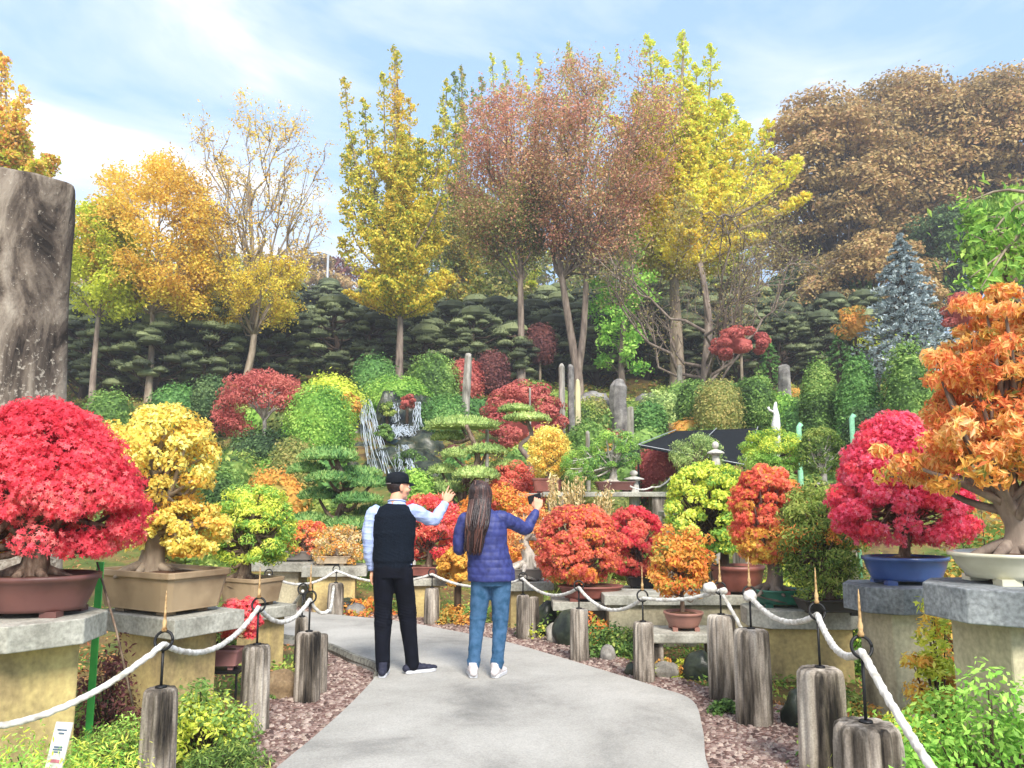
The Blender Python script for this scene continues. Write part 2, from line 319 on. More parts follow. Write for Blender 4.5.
def pillarmat():
    m, t = newmat('pillar_stone'); N = t.nodes.new; Lk = t.links.new
    o = N('ShaderNodeOutputMaterial'); b = N('ShaderNodeBsdfPrincipled'); b.inputs['Roughness'].default_value = .9; b.inputs['Specular IOR Level'].default_value = .2
    tc_ = N('ShaderNodeTexCoord'); mp_ = N('ShaderNodeMapping'); mp_.inputs['Scale'].default_value = (1, 1, .4); Lk(tc_.outputs['Object'], mp_.inputs[0])
    n1_ = N('ShaderNodeTexNoise'); n1_.inputs['Scale'].default_value = 2.6; n1_.inputs['Detail'].default_value = 10; n1_.inputs['Roughness'].default_value = .65; n1_.inputs['Distortion'].default_value = .6; Lk(mp_.outputs[0], n1_.inputs['Vector'])
    r = N('ShaderNodeValToRGB'); el = r.color_ramp.elements; el[0].position = .36; el[0].color = hexc('#2c2724'); el[1].position = .68; el[1].color = hexc('#b4a898')
    for p_, c in ((.44, '#564c44'), (.5, '#786c60'), (.57, '#968a7c')): e_ = el.new(p_); e_.color = hexc(c)
    Lk(n1_.outputs[0], r.inputs[0])
    n2_ = N('ShaderNodeTexNoise'); n2_.inputs['Scale'].default_value = 24; n2_.inputs['Detail'].default_value = 6; n2_.inputs['Roughness'].default_value = .7; Lk(tc_.outputs['Object'], n2_.inputs['Vector'])
    sz = N('ShaderNodeSeparateXYZ'); Lk(tc_.outputs['Object'], sz.inputs[0]); mr_ = N('ShaderNodeMapRange'); mr_.inputs['From Min'].default_value = 3.4; mr_.inputs['From Max'].default_value = 1.8; mr_.inputs['To Min'].default_value = -.05; mr_.inputs['To Max'].default_value = .10; Lk(sz.outputs[2], mr_.inputs[0])
    ad = N('ShaderNodeMath'); ad.operation = 'ADD'; Lk(n2_.outputs[0], ad.inputs[0]); Lk(mr_.outputs[0], ad.inputs[1])
    r2 = N('ShaderNodeValToRGB'); r2.color_ramp.elements[0].position = .56; r2.color_ramp.elements[1].position = .63; Lk(ad.outputs[0], r2.inputs[0])
    mx_ = N('ShaderNodeMix'); mx_.data_type = 'RGBA'; mx_.inputs['B'].default_value = hexc('#aca294'); Lk(r2.outputs[0], mx_.inputs['Factor']); Lk(r.outputs[0], mx_.inputs['A']); Lk(mx_.outputs['Result'], b.inputs['Base Color'])
    bp = N('ShaderNodeBump'); bp.inputs['Strength'].default_value = 1; bp.inputs['Distance'].default_value = .06; Lk(n1_.outputs[0], bp.inputs['Height']); bp2 = N('ShaderNodeBump'); bp2.inputs['Strength'].default_value = .6; bp2.inputs['Distance'].default_value = .02; Lk(n2_.outputs[0], bp2.inputs['Height']); Lk(bp.outputs[0], bp2.inputs['Normal']); Lk(bp2.outputs[0], b.inputs['Normal']); Lk(b.outputs[0], o.inputs[0])
pillarmat()
# ------------------------------------------------------------------ ground sheet
xs = np.unique(np.round(np.concatenate([np.linspace(-260, -60, 14), np.linspace(-60, -20, 40), np.linspace(-20, 24, 150), np.linspace(24, 60, 36), np.linspace(60, 260, 14)]), 3))
ys = np.unique(np.round(np.concatenate([np.linspace(-60, 0, 12), np.linspace(0, 60, 190), np.linspace(60, 150, 30), np.linspace(150, 300, 14)]), 3))
GX, GY = np.meshgrid(xs, ys); GZ = tz(GX, GY)
V = np.stack([GX, GY, GZ], -1).reshape(-1, 3); nx = len(xs)
i = np.arange(len(ys)-1)[:, None]*nx; j = np.arange(nx-1)[None]
mb = MB(); mb.add(V, np.stack([i+j, i+j+1, i+nx+j+1, i+nx+j], -1).reshape(-1, 4))
rockmat('earth', ['#3c3020', '#6c5838', '#8c7444', '#6c7434', '#50642c', '#7c5c3c'], 1.3, 1, k=.75, bump=1.2, fine=.5)
tag(part('ground', mb, M['earth'], smooth=True), None, None, None, 'structure')

# path, kerb and gravel: outlines given on the ground
def gpoly(pts, z=0.0): return [tuple(gnd(px, py, z)[:2]) for px, py in pts]
def smooth_line(pts, n=60):
    p = np.array(pts); t = np.linspace(0, len(p)-1, n); o = []
    for a in t:
        i1 = min(int(a), len(p)-2); f = a-i1; i0 = max(i1-1, 0); i2 = i1+1; i3 = min(i1+2, len(p)-1)
        p0, p1, p2, p3 = p[i0], p[i1], p[i2], p[i3]
        o.append(.5*((2*p1)+(-p0+p2)*f+(2*p0-5*p1+4*p2-p3)*f*f+(-p0+3*p1-3*p2+p3)*f**3))
    return np.array(o)
PH = .05
right_edge = gpoly([(712, 775), (703, 730), (692, 700), (655, 686), (600, 669), (550, 654), (500, 640), (450, 630), (400, 621), (340, 615), (280, 609), (215, 606)], PH)
left_edge = gpoly([(268, 775), (318, 733), (352, 702), (374, 678), (376, 669), (352, 659), (328, 648), (290, 640), (215, 632)], PH)
right_edge = [(1.12, 2.0), (1.08, 3.2)] + list(right_edge); left_edge = [(-1.45, 2.0), (-1.42, 3.2)] + list(left_edge)
RE = smooth_line(right_edge, 70); LE = smooth_line(left_edge, 70)
m, t = newmat('concrete_path'); N = t.nodes.new; Lk = t.links.new
o = N('ShaderNodeOutputMaterial'); b = N('ShaderNodeBsdfPrincipled'); b.inputs['Roughness'].default_value = .85; b.inputs['Specular IOR Level'].default_value = .3
g = N('ShaderNodeNewGeometry'); a1 = N('ShaderNodeTexNoise'); a1.inputs['Scale'].default_value = .9; a1.inputs['Detail'].default_value = 8; a1.inputs['Roughness'].default_value = .65; a1.inputs['Distortion'].default_value = .4
a2 = N('ShaderNodeTexNoise'); a2.inputs['Scale'].default_value = 90; a2.inputs['Detail'].default_value = 3
Lk(g.outputs['Position'], a1.inputs[0]); Lk(g.outputs['Position'], a2.inputs[0])
r1 = N('ShaderNodeValToRGB'); el = r1.color_ramp.elements; el[0].position = .3; el[0].color = hexc('#7e7c77'); el[1].position = .62; el[1].color = hexc('#b0ada6')
e_ = el.new(.46); e_.color = hexc('#a09d96'); Lk(a1.outputs[0], r1.inputs[0])
mo = N('ShaderNodeMix'); mo.data_type = 'RGBA'; mo.blend_type = 'OVERLAY'; mo.inputs['Factor'].default_value = .35
Lk(r1.outputs[0], mo.inputs['A']); Lk(a2.outputs[0], mo.inputs['B']); Lk(mo.outputs['Result'], b.inputs['Base Color'])
bp = N('ShaderNodeBump'); bp.inputs['Strength'].default_value = .35; bp.inputs['Distance'].default_value = .01; Lk(a2.outputs[0], bp.inputs['Height']); Lk(bp.outputs[0], b.inputs['Normal']); Lk(b.outputs[0], o.inputs[0])
mb = MB(); n = 70
V = []; 
for z in (PH, 0.0): V += [np.c_[LE, np.full(n, z)], np.c_[RE, np.full(n, z)]]
k = np.arange(n-1)
mb.add(np.concatenate(V), np.concatenate([np.stack([k, k+n, k+n+1, k+1], 1), np.stack([k+1, k+1+2*n, k+2*n, k], 1), np.stack([k+n, k+3*n, k+3*n+1, k+n+1], 1)]))
tag(part('path', mb, M['concrete_path']), None, None, None, 'structure')
# low kerb stones along the inner bend
paint('kerb_stone', '#8c8a80', .85, .2, .4, 30, c2='#5c5a54')
mb = MB(); kp = smooth_line(gpoly([(377, 676), (378, 668), (353, 658), (328, 647), (290, 639), (215, 631)], PH), 40)
kq = kp + .0
tube(mb, np.c_[kq, np.full(40, .045)], .05, 6, sq=(.7, 1.0))
tag(part('kerb', mb, M['kerb_stone']), None, None, None, 'structure')
# gravel beds
GR = gpoly([(830, 800), (812, 768), (796, 715), (742, 698), (690, 682), (640, 664), (580, 646), (520, 629), (450, 618), (400, 611), (340, 607), (260, 603), (215, 601)])
GL = gpoly([(120, 800), (190, 768), (228, 735), (262, 705), (300, 680), (318, 662), (300, 648), (250, 641), (215, 638)])
GR = [(1.75, 2.0), (1.8, 3.2)]+list(GR); GL = [(-2.3, 2.0), (-2.25, 3.2)]+list(GL)
GRs = smooth_line(GR, 70); GLs = smooth_line(GL, 70)
m, t = newmat('gravel_bed'); N = t.nodes.new; Lk = t.links.new
o = N('ShaderNodeOutputMaterial'); b = N('ShaderNodeBsdfPrincipled'); b.inputs['Roughness'].default_value = .9; b.inputs['Specular IOR Level'].default_value = .2
g = N('ShaderNodeNewGeometry'); vo = N('ShaderNodeTexVoronoi'); vo.inputs['Scale'].default_value = 38; Lk(g.outputs['Position'], vo.inputs['Vector'])
r1 = N('ShaderNodeValToRGB'); el = r1.color_ramp.elements; el[0].color = hexc('#5c443c'); el[1].color = hexc('#b09a90'); e_ = el.new(.4); e_.color = hexc('#7c6058'); e_ = el.new(.7); e_.color = hexc('#92786e')
sp = N('ShaderNodeSeparateColor'); Lk(vo.outputs['Color'], sp.inputs[0]); Lk(sp.outputs[0], r1.inputs[0]); Lk(r1.outputs[0], b.inputs['Base Color'])
bp = N('ShaderNodeBump'); bp.inputs['Strength'].default_value = .9; bp.inputs['Distance'].default_value = .02; bp.invert = True; Lk(vo.outputs['Distance'], bp.inputs['Height']); Lk(bp.outputs[0], b.inputs['Normal']); Lk(b.outputs[0], o.inputs[0])
for nm, E1, E2, in (('gravel_bed', RE, GRs), ('gravel_bed', LE, GLs)):
    mb = MB(); mb.add(np.concatenate([np.c_[E1, np.full(70, .006)], np.c_[E2, np.full(70, .006)]]), np.stack([k, k+1, k+1+70, k+70], 1))
    tag(part(nm, mb, M['gravel_bed']), None, None, None, 'structure')
def inpoly(P, poly):
    x, y = P[:, 0], P[:, 1]; c = np.zeros(len(P), bool); p = np.asarray(poly); q = np.roll(p, 1, 0)
    for (xi, yi), (xj, yj) in zip(p, q):
        c ^= ((yi > y) != (yj > y)) & (x < (xj-xi)*(y-yi)/(yj-yi+1e-12)+xi)
    return c
PATHP = np.concatenate([LE, RE[::-1]]); GRP = np.concatenate([RE, GRs[::-1]]); GLP = np.concatenate([LE, GLs[::-1]])
rs = np.random.RandomState(5)
# loose pebbles on the gravel
c = np.c_[rs.uniform(-3.2, 3.4, 60000), 3.0+9*rs.rand(60000)**1.4]
c = c[(inpoly(c, GRP) | inpoly(c, GLP)) & ~inpoly(c, PATHP)][:9000]
base = np.array([[1, 0, 0], [0, 1, 0], [-1, 0, 0], [0, -1, 0], [.55, .1, .75], [-.1, .55, .7], [-.5, -.2, .8], [.2, -.5, .7]])
n = len(c); s_ = (.008+.017*rs.rand(n)**2)[:, None, None]; an = rs.rand(n)*6.28
V = base[None]*(1+.5*rs.rand(n, 8, 1))*s_*np.array([1, .8, .6])
ca, sa = np.cos(an)[:, None], np.sin(an)[:, None]
V = np.stack([V[..., 0]*ca-V[..., 1]*sa+c[:, :1], V[..., 0]*sa+V[..., 1]*ca+c[:, 1:], V[..., 2]+.006], -1)
fq = np.array([[4, 5, 6, 7], [0, 1, 5, 4], [1, 2, 6, 5], [2, 3, 7, 6], [3, 0, 4, 7]])
mb = MB(); mb.add(V.reshape(-1, 3), (fq[None]+np.arange(n)[:, None, None]*8).reshape(-1, 4), np.repeat(rs.rand(n), 5))
leafmat('pebble', ['#503c36', '#806860', '#a08a80', '#b8a698', '#705a50'], 0, .85, 3, 1.0, k=1.0)
tag(part('gravel', mb, M['pebble']), 'loose pinkish brown pebbles strewn beside the path', 'gravel', None, 'stuff')

# ------------------------------------------------------------------ ground cover (nobody could count it)
def cover(name, label, cnt, xr, yr, size, mat, h, keep=lambda P: np.ones(len(P), bool), seed=3, kind='d', tall=.6, patch=None):
    rs = np.random.RandomState(seed); y = yr[0]+(yr[1]-yr[0])*rs.rand(cnt)**1.2
    x = (rs.rand(cnt)*(xr[1]-xr[0])+xr[0])*(1 if abs(xr[0]) > 5 else y)
    P = np.c_[x, y]; k_ = keep(P)
    if patch: k_ &= (wob(np.c_[P, P[:, :1]*0], patch, 1.1) > -.15)
    P = P[k_]; P = np.repeat(P, 7, 0); P = P+rs.randn(*P.shape)*size*1.5; n = len(P)
    P3 = np.c_[P, tz(P[:, 0], P[:, 1])+h*rs.rand(n)]
    mb = MB(); sz = size
    leaves(mb, P3, np.tile([0, -.3, 1.], (n, 1)), sz, .45, tall, rs, kind, 0); o = part(name, mb, M[mat]); tag(o, label, 'ground cover', None, 'stuff'); return o
notpath = lambda P: ~(inpoly(P, PATHP) | inpoly(P, GRP) | inpoly(P, GLP))
cover('ground_cover', 'low green creeping plants filling the beds beside the path', 11000, (-.85, .85), (3.6, 15), .042, 'cover_near', .07, notpath, 3, patch=2)
cover('fallen_leaves', 'brown fallen leaves scattered on the soil of the beds', 3500, (-.85, .85), (4, 14), .05, 'fallen_leaf', .012, lambda P: notpath(P), 9)
cover('path_leaves', 'small curled leaves and grit blown along the edges of the path', 420, (-.5, .5), (3.6, 9), .022, 'fallen_leaf', .004, lambda P: inpoly(P, GRP) | inpoly(P, GLP), 19)
cover('hillside_cover', 'mixed green and ochre low plants over the hillside', 15000, (-.8, .8), (14.5, 34), .075, 'cover_leaf', .2, keep=lambda P: ~((P[:, 1] > 14.5) & (P[:, 0]/P[:, 1] > -.215) & (P[:, 0]/P[:, 1] < -.09)), seed=4, patch=5)
cover('hillside_litter', 'thin grass and leaf litter under the clipped pines', 5000, (-.8, .8), (30, 52), .22, 'cover_leaf', .2, seed=14, patch=8)

# ------------------------------------------------------------------ trees
def envtree(seed, H, z0, prof, r0, n1=16, n2=6, n3=4, startf=.45, s2=.3, s3=.13, trunkf=.85, bend=.03, outward=.5, zmin=0.0, forks=None, wobk=.05, split=None, sides=7, gap=0.0, cshift=0.0):
    """trunk, limbs and twigs that fill an envelope; returns bark and the points where leaves grow"""
    rs = np.random.RandomState(seed); bark = MB(); rmax = max(r for _, r in prof); PA, PD = [], []
    pu = np.array([p[0] for p in prof]); pr = np.array([p[1] for p in prof])
    def bez(a, c, b, n=7, w=0.0):
        t = np.linspace(0, 1, n)[:, None]; P = (1-t)**2*a+2*t*(1-t)*c+t*t*b; L_ = np.linalg.norm(b-a)
        if w: P[1:-1] += rs.randn(n-2, 3)*w*L_
        return P
    trunks = []
    ns = split or [(0.0, 0.0, 1.0)]
    for (dx, dy, k) in ns:
        tp = np.array([[0, 0, -.15], [0, 0, H*.07], [dx*.25, dy*.25, H*.2], [dx*.6, dy*.6, H*.45], [dx*.85, dy*.85, H*.7], [dx, dy, H*trunkf]])
        tp[2:, :2] += rs.randn(4, 2)*bend*H*.35; P = smooth_line(tp, 16); f = np.linspace(0, 1, 16)
        rr = r0*k*np.clip(1-f, .0, 1)**.85*.9+r0*.06+r0*.45*np.exp(-f*22); tube(bark, P, rr, 9 if sides > 6 else 6); trunks.append((P, rr))
    for a in range(n1):
        u = (a+rs.rand()*.8+.1)/n1; u = u**.9; tz_ = z0+(H-z0)*u
        rad = np.interp(u, pu, pr); ph = a*2.39996+rs.rand()*.5; k_ = .72+.28*rs.rand()
        tgt = np.array([rad*k_*math.cos(ph)+cshift, rad*k_*math.sin(ph), tz_]); T, rr = trunks[a % len(trunks)]
        zs = max(zmin or z0*.8, tz_-(startf*(rad+.6)+rs.rand()*.3*rad)); zs = min(zs, H*trunkf*.97)
        i0 = int(np.argmin(abs(T[:, 2]-zs))); s_ = T[i0]; d = tgt-s_; Lh = np.linalg.norm(d)
        c_ = s_+d*.5+np.array([d[0], d[1], 0])*(outward-.5)*.5+np.array([0, 0, -(outward-.5)*Lh*.4])
        P = bez(s_, c_, tgt, 8, wobk*.6); ra = min(rr[i0]*.55, .008*Lh+.09*r0); tube(bark, P, np.linspace(ra, ra*.22, 8), 5)
        PA.append(P[4:]); PD.append(np.tile(nrm(d), (4, 1)))
        for b_ in range(n2):
            t0 = .3+.68*rs.rand(); q = P[min(int(t0*8), 7)]; e2 = tgt+rs.randn(3)*s2*rmax*np.array([1, 1, .7])
            if t0 < .6: e2 = q+(e2-q)*.75
            rh = math.hypot(e2[0]-cshift, e2[1]); ue = np.clip((e2[2]-z0)/(H-z0), 0, 1); lim = np.interp(ue, pu, pr)*1.06
            if rh > lim: e2[0] = cshift+(e2[0]-cshift)*lim/rh; e2[1] *= lim/rh
            e2[2] = min(max(e2[2], z0*.92), H*1.01)
            Q = bez(q, (q+e2)/2+np.array([0, 0, .06*rmax])*rs.randn(), e2, 5, wobk); tube(bark, Q, np.linspace(ra*.4, ra*.12, 5), 4)
            PA.append(Q[1:]); PD.append(np.tile(nrm(e2-q), (4, 1)))
            for c3 in range(n3):
                w = Q[rs.randint(1, 5)]; e3 = w+nrm(nrm(e2-q)*.8+rs.randn(3)*.8)*s3*rmax*(.5+rs.rand())
                tube(bark, np.array([w, (w+e3)/2+rs.randn(3)*.02, e3]), [ra*.16, ra*.12, ra*.06], 3)
                t = np.linspace(.2, 1, 4)[:, None]; PA.append(w+(e3-w)*t); PD.append(np.tile(nrm(e3-w), (4, 1)))
    return bark, np.concatenate(PA), np.concatenate(PD), rs
def leafup(mb, PA, PD, rs, n, size, spread, asp=.55, flatz=1.0, kind='d', jit=.9, bias=None, mat=0, upb=.6):
    w = None if bias is None else bias(PA); w = None if w is None else w/w.sum()
    i = rs.choice(len(PA), n, p=w); P = PA[i]+rs.randn(n, 3)*spread*np.array([1, 1, flatz]); Nn = PD[i]*.4+np.array([0, 0, upb])
    leaves(mb, P, Nn, size, asp, jit, rs, kind, .1, mat); return mb
def tree(name, label, cat, px, D, ytop, prof_px, z0_px, bark, leaf, n, size, spread, r0, seed, group='autumn trees along the ridge', ground=None, bias=None, leaf2=None, **kw):
    """px: trunk, ytop: crown top, prof_px: (share of crown height, half-width in picture px) read off the photograph and turned to metres"""
    p = at(px, 400, D); gz = tz(p[0], D) if ground is None else ground; k = D/F*1.0
    H = at(px, ytop, D)[2]-gz; z0 = at(px, z0_px, D)[2]-gz; prof = [(u, w*k) for u, w in prof_px]
    lz = dict(flatz=kw.pop('flatz', 1), kind=kw.pop('kind', 'd'), upb=kw.pop('upb', .6))
    B, PA, PD, rs = envtree(seed, H, z0, prof, r0, **kw)
    root = empty(name, (p[0], D, gz), 0); tag(root, label, cat, group)
    part('trunk', B, M[bark], root, smooth=True)
    mb = leafup(MB(), PA, PD, rs, n, size, spread, bias=bias, **lz); mats = [M[leaf]]
    if leaf2:
        n2_, l2, b2 = leaf2; leafup(mb, PA, PD, rs, n2_, size, spread*1.2, bias=b2, mat=1, **lz); mats.append(M[l2])
    part('crown', mb, mats, root); return root
low = lambda lim: (lambda P: (P[:, 2] < lim)+.02)
high = lambda lim: (lambda P: (P[:, 2] > lim)+.08)

tree('ginkgo_tree', 'broad amber ginkgo with a thin pale trunk beside the stone pillar', 'tree', 148, 28.6, 168, [(0, 46), (.3, 76), (.7, 68), (.9, 44), (1, 12)], 305, 'bark_pale', 'ginkgo_amber', 36000, .12, .16, .16, 12, n1=30, n2=7, n3=4, startf=.7, s2=.22, trunkf=.9, leaf2=(6000, 'ginkgo_yellow', low(4)))
tree('broadleaf_tree', 'low lime yellow tree peeping out right beside the stone pillar', 'tree', 92, 28, 206, [(0, 40), (.5, 46), (.85, 30), (1, 8)], 305, 'bark_grey', 'ginkgo_lime', 20000, .13, .15, .16, 13, n1=20, n2=7, n3=3, s2=.25)
tree('ginkgo_tree', 'half bare ginkgo with fine upright twigs above yellow lower leaves', 'tree', 246, 29.4, 105, [(0, 42), (.25, 60), (.6, 76), (.85, 66), (1, 26)], 310, 'bark_pale', 'ginkgo_amber', 9500, .10, .1, .18, 14, n1=30, n2=8, n3=5, startf=1.5, s2=.2, trunkf=.7, leaf2=(15000, 'ginkgo_yellow', low(5.0)))
tree('zelkova_tree', 'thin russet zelkova with one straight trunk left of the forked zelkova', 'tree', 521, 31.5, 96, [(0, 40), (.3, 50), (.7, 56), (.9, 46), (1, 26)], 240, 'bark_grey', 'zelkova_leaf', 24000, .105, .25, .22, 18, n1=24, n2=8, n3=5, cshift=-.6, startf=1.2, s2=.22, trunkf=.8, zmin=4.6, leaf2=(16000, 'olive_leaf', low(8)))
tree('zelkova_tree', 'large russet brown zelkova with a smooth grey trunk forked low', 'tree', 578, 30.8, 82, [(0, 40), (.25, 66), (.5, 84), (.75, 90), (.92, 72), (1, 40)], 250, 'bark_grey', 'zelkova_leaf', 40000, .105, .24, .24, 19, n1=34, n2=7, n3=4, cshift=.95, startf=1.5, s2=.2, trunkf=.75, zmin=4.2, split=[(-1.1, .3, 1), (.9, -.2, .85)], leaf2=(12000, 'zelkova_low', None), bend=.012)
tree('ivy_clad_tree', 'slender trunk wrapped in bright green climbing leaves between two grey trunks', 'tree', 622, 31.5, 235, [(0, 22), (.3, 26), (.6, 34), (1, 14)], 368, 'bark_grey', 'fresh_green', 6500, .16, .12, .2, 21, n1=22, n2=4, n3=2, startf=.5, s2=.3, trunkf=.96)
tree('cherry_tree', 'bare spreading cherry with low curving limbs and hazy beige twigs', 'tree', 706, 30, 205, [(0, 90), (.35, 124), (.7, 108), (.92, 60), (1, 22)], 300, 'bark_grey', 'zelkova_low', 8000, .09, .25, .3, 22, n1=15, n2=12, n3=9, startf=.75, s2=.2, s3=.14, trunkf=.4, zmin=1.0, outward=.95, wobk=.06, bend=.06)
tree('broadleaf_tree', 'soft green tree between the forked zelkova and the ivy clad trunk', 'tree', 640, 47, 160, [(0, 60), (.4, 80), (.8, 52), (1, 14)], 330, 'bark_grey', 'olive_leaf', 16000, .24, .3, .2, 23, n1=22, n2=7, n3=3)
tree('broadleaf_tree', 'pale green tree low behind the straight zelkova trunk', 'tree', 470, 45, 205, [(0, 60), (.4, 78), (.8, 50), (1, 14)], 320, 'bark_grey', 'olive_leaf', 16000, .24, .3, .2, 24, n1=22, n2=7, n3=3)

# upright ginkgos: ascending limbs that end in spires, clothed in short leafy spurs
def spire_tree(name, label, px, D, tips, z0_px, leafs, bark, r0, seed, w=.5, size=.12, per=900, skirt=None, lowy=.3, wide=0, group='autumn trees along the ridge'):
    """tips: (px, py) spire ends read off the photograph; leafs: (material, share); skirt: (half-width px, top py, leaf points)"""
    p = at(px, 330, D); gz = tz(p[0], D); rs = np.random.RandomState(seed); B = MB(); mb = MB(); O_ = np.array([p[0], D, gz]); k = D/F
    T = [at(a, b, D)-O_ for a, b in tips]; H = max(q[2] for q in T); z0 = at(px, z0_px, D)[2]-gz; top = max(T, key=lambda q: q[2])
    tr_ = smooth_line([(0, 0, -.2), (0, 0, z0*.5), (.0, 0, z0), (top[0]*.5, 0, z0+(H-z0)*.5), top], 24); tube(B, tr_, r0*np.linspace(1, .08, 24)+r0*.4*np.exp(-np.linspace(0, 1, 24)*24), 9)
    limbs = [(tr_[8:], 1.0)]; nt_ = len(T)
    for i_, q in enumerate(T):
        for c_ in range(2):
            e_ = q+np.array([rs.randn()*.35*c_, rs.uniform(-1, 1)*(.5+c_*1.6), -c_*rs.uniform(.8, 3.2)]); s0 = np.array([0, 0, z0+(e_[2]-z0)*(.05+.35*rs.rand())*(1 if c_ else .7)]); s0[0] = np.interp(s0[2], tr_[:, 2], tr_[:, 0])
            P = smooth_line([s0, s0+(e_-s0)*[.62, .62, .38], s0+(e_-s0)*[.9, .9, .72], e_], 12); tube(B, P, np.linspace(r0*.32, .012, 12), 5); limbs.append((P, 1.0))
    for i_ in range(nt_*3):
        f = rs.rand()**1.3; ph = rs.rand()*6.28; hw = (skirt[0] if skirt else 40)*k*(1-f*.55); e_ = np.array([math.cos(ph)*hw*(.5+.5*rs.rand()), math.sin(ph)*hw*.8, z0+(H-z0)*(.02+.52*f)]); s0 = np.array([0, 0, max(z0*.9, e_[2]-hw*.7)])
        P = smooth_line([s0, s0+(e_-s0)*[.55, .55, .45], e_], 8); tube(B, P, np.linspace(r0*.22, .01, 8), 5); limbs.append((P, .9))
    if wide:
        for i_ in range(nt_*3):
            f = rs.rand()*.62; ph = rs.rand()*6.28; hw = wide*k*(1-f*.5); e_ = np.array([math.cos(ph)*hw*(.35+.65*rs.rand()), math.sin(ph)*hw*.7, z0+(H-z0)*(.05+f)]); s0 = np.array([0, 0, max(z0*.95, e_[2]-hw*.9)]); P = smooth_line([s0, s0+(e_-s0)*[.6, .6, .4], e_], 8); tube(B, P, np.linspace(r0*.2, .01, 8), 5); limbs.append((P, .9))
    mats = [M[m_] for m_, _, _ in leafs]
    for P, k_ in limbs:
        n = per; t = rs.rand(n)**.8; i0 = np.clip((t*(len(P)-1)).astype(int), 0, len(P)-2); f = (t*(len(P)-1)-i0)[:, None]; C = P[i0]*(1-f)+P[i0+1]*f; rad = (w*(1-t)**.55+.10)[:, None]
        ph = (np.floor(t*26)*2.4+rs.randn(n)*.5)[:, None]; off = np.concatenate([np.cos(ph), np.sin(ph), .35+0*ph], 1)*rad*rs.rand(n, 1)**.6+rs.randn(n, 3)*.04; Q = C+off
        keep = Q[:, 2] > z0*.9; Q = Q[keep]; hf = np.clip((Q[:, 2]-z0)/(H-z0), 0, 1); u = rs.rand(len(Q)); acc = np.zeros(len(Q)); mi = np.zeros(len(Q), int)
        W_ = np.stack([a_*(1-hf)+b_*hf for _, a_, b_ in leafs], 1); W_ = np.cumsum(W_/W_.sum(1)[:, None], 1); mi = (u[:, None] > W_).sum(1)
        for m_ in range(len(leafs)):
            s_ = mi == m_
            if s_.any(): leaves(mb, Q[s_], off[keep][s_]*.5+[0, 0, .5], size, .6, .9, rs, mat=m_, rnd=rs.rand())
    root = empty(name, O_); tag(root, label, 'tree', group); part('trunk', B, M[bark], root, smooth=True); part('crown', mb, mats, root); return root
spire_tree('ginkgo_tree', 'tall narrow orange and yellow ginkgo rising behind the stone pillar', 2, 24, [(4, 55), (-12, 78), (20, 84), (26, 120), (38, 150), (-30, 120), (60, 162), (12, 100)], 215, [('ginkgo_amber', .4, .5), ('orange_leaf', .1, .4), ('ginkgo_lime', .5, .1)], 'bark_grey', .14, 11, .34, .12, 700, (52, 0, 0))
spire_tree('ginkgo_tree', 'tall yellow green ginkgo with several spires above the waterfall', 400, 30, [(397, 53), (343, 74), (384, 74), (364, 98), (412, 105), (350, 130), (448, 84), (438, 128), (428, 165), (360, 165), (372, 130)], 308, [('ginkgo_green', .35, .75), ('ginkgo_yellow', .55, .05), ('ginkgo_gold', .1, .2)], 'bark_grey', .19, 15, .48, .12, 1000, (68, 0, 0), wide=58)
spire_tree('ginkgo_tree', 'slim greenish ginkgo with feathery spires behind the russet trees', 462, 42, [(455, 72), (462, 66), (474, 92), (446, 110), (482, 76), (440, 150), (490, 110)], 320, [('ginkgo_green', .7, .5), ('olive_leaf', .3, .5)], 'bark_grey', .2, 16, .5, .15, 800, (50, 0, 0))
spire_tree('ginkgo_tree', 'yellow green ginkgo spires showing just above the russet crowns', 515, 46, [(492, 56), (505, 58), (520, 54), (540, 58), (570, 42), (600, 52), (618, 48)], 300, [('ginkgo_lime', .6, .4), ('ginkgo_gold', .2, .2), ('ginkgo_green', .2, .4)], 'bark_grey', .2, 17, .5, .16, 600, (50, 0, 0))
spire_tree('ginkgo_tree', 'brilliant yellow ginkgo with green spires at its top', 676, 33, [(684, 32), (648, 40), (662, 62), (712, 44), (698, 62), (728, 98), (746, 120), (768, 122), (776, 160), (640, 110), (650, 150), (690, 90), (720, 140), (760, 190)], 268, [('ginkgo_gold', 1.0, .0), ('ginkgo_yellow', .3, .1), ('ginkgo_lime', .0, .9)], 'bark_pale', .34, 20, .8, .15, 1150, (100, 0, 0), wide=96)
spire_tree('ginkgo_tree', 'olive green ginkgo spires on the far side of the brilliant yellow ginkgo', 728, 48, [(722, 104), (736, 112), (712, 130), (748, 128), (757, 150)], 300, [('ginkgo_green', .7, .5), ('ginkgo_lime', .3, .5)], 'bark_grey', .2, 25, .55, .17, 700, (44, 0, 0))

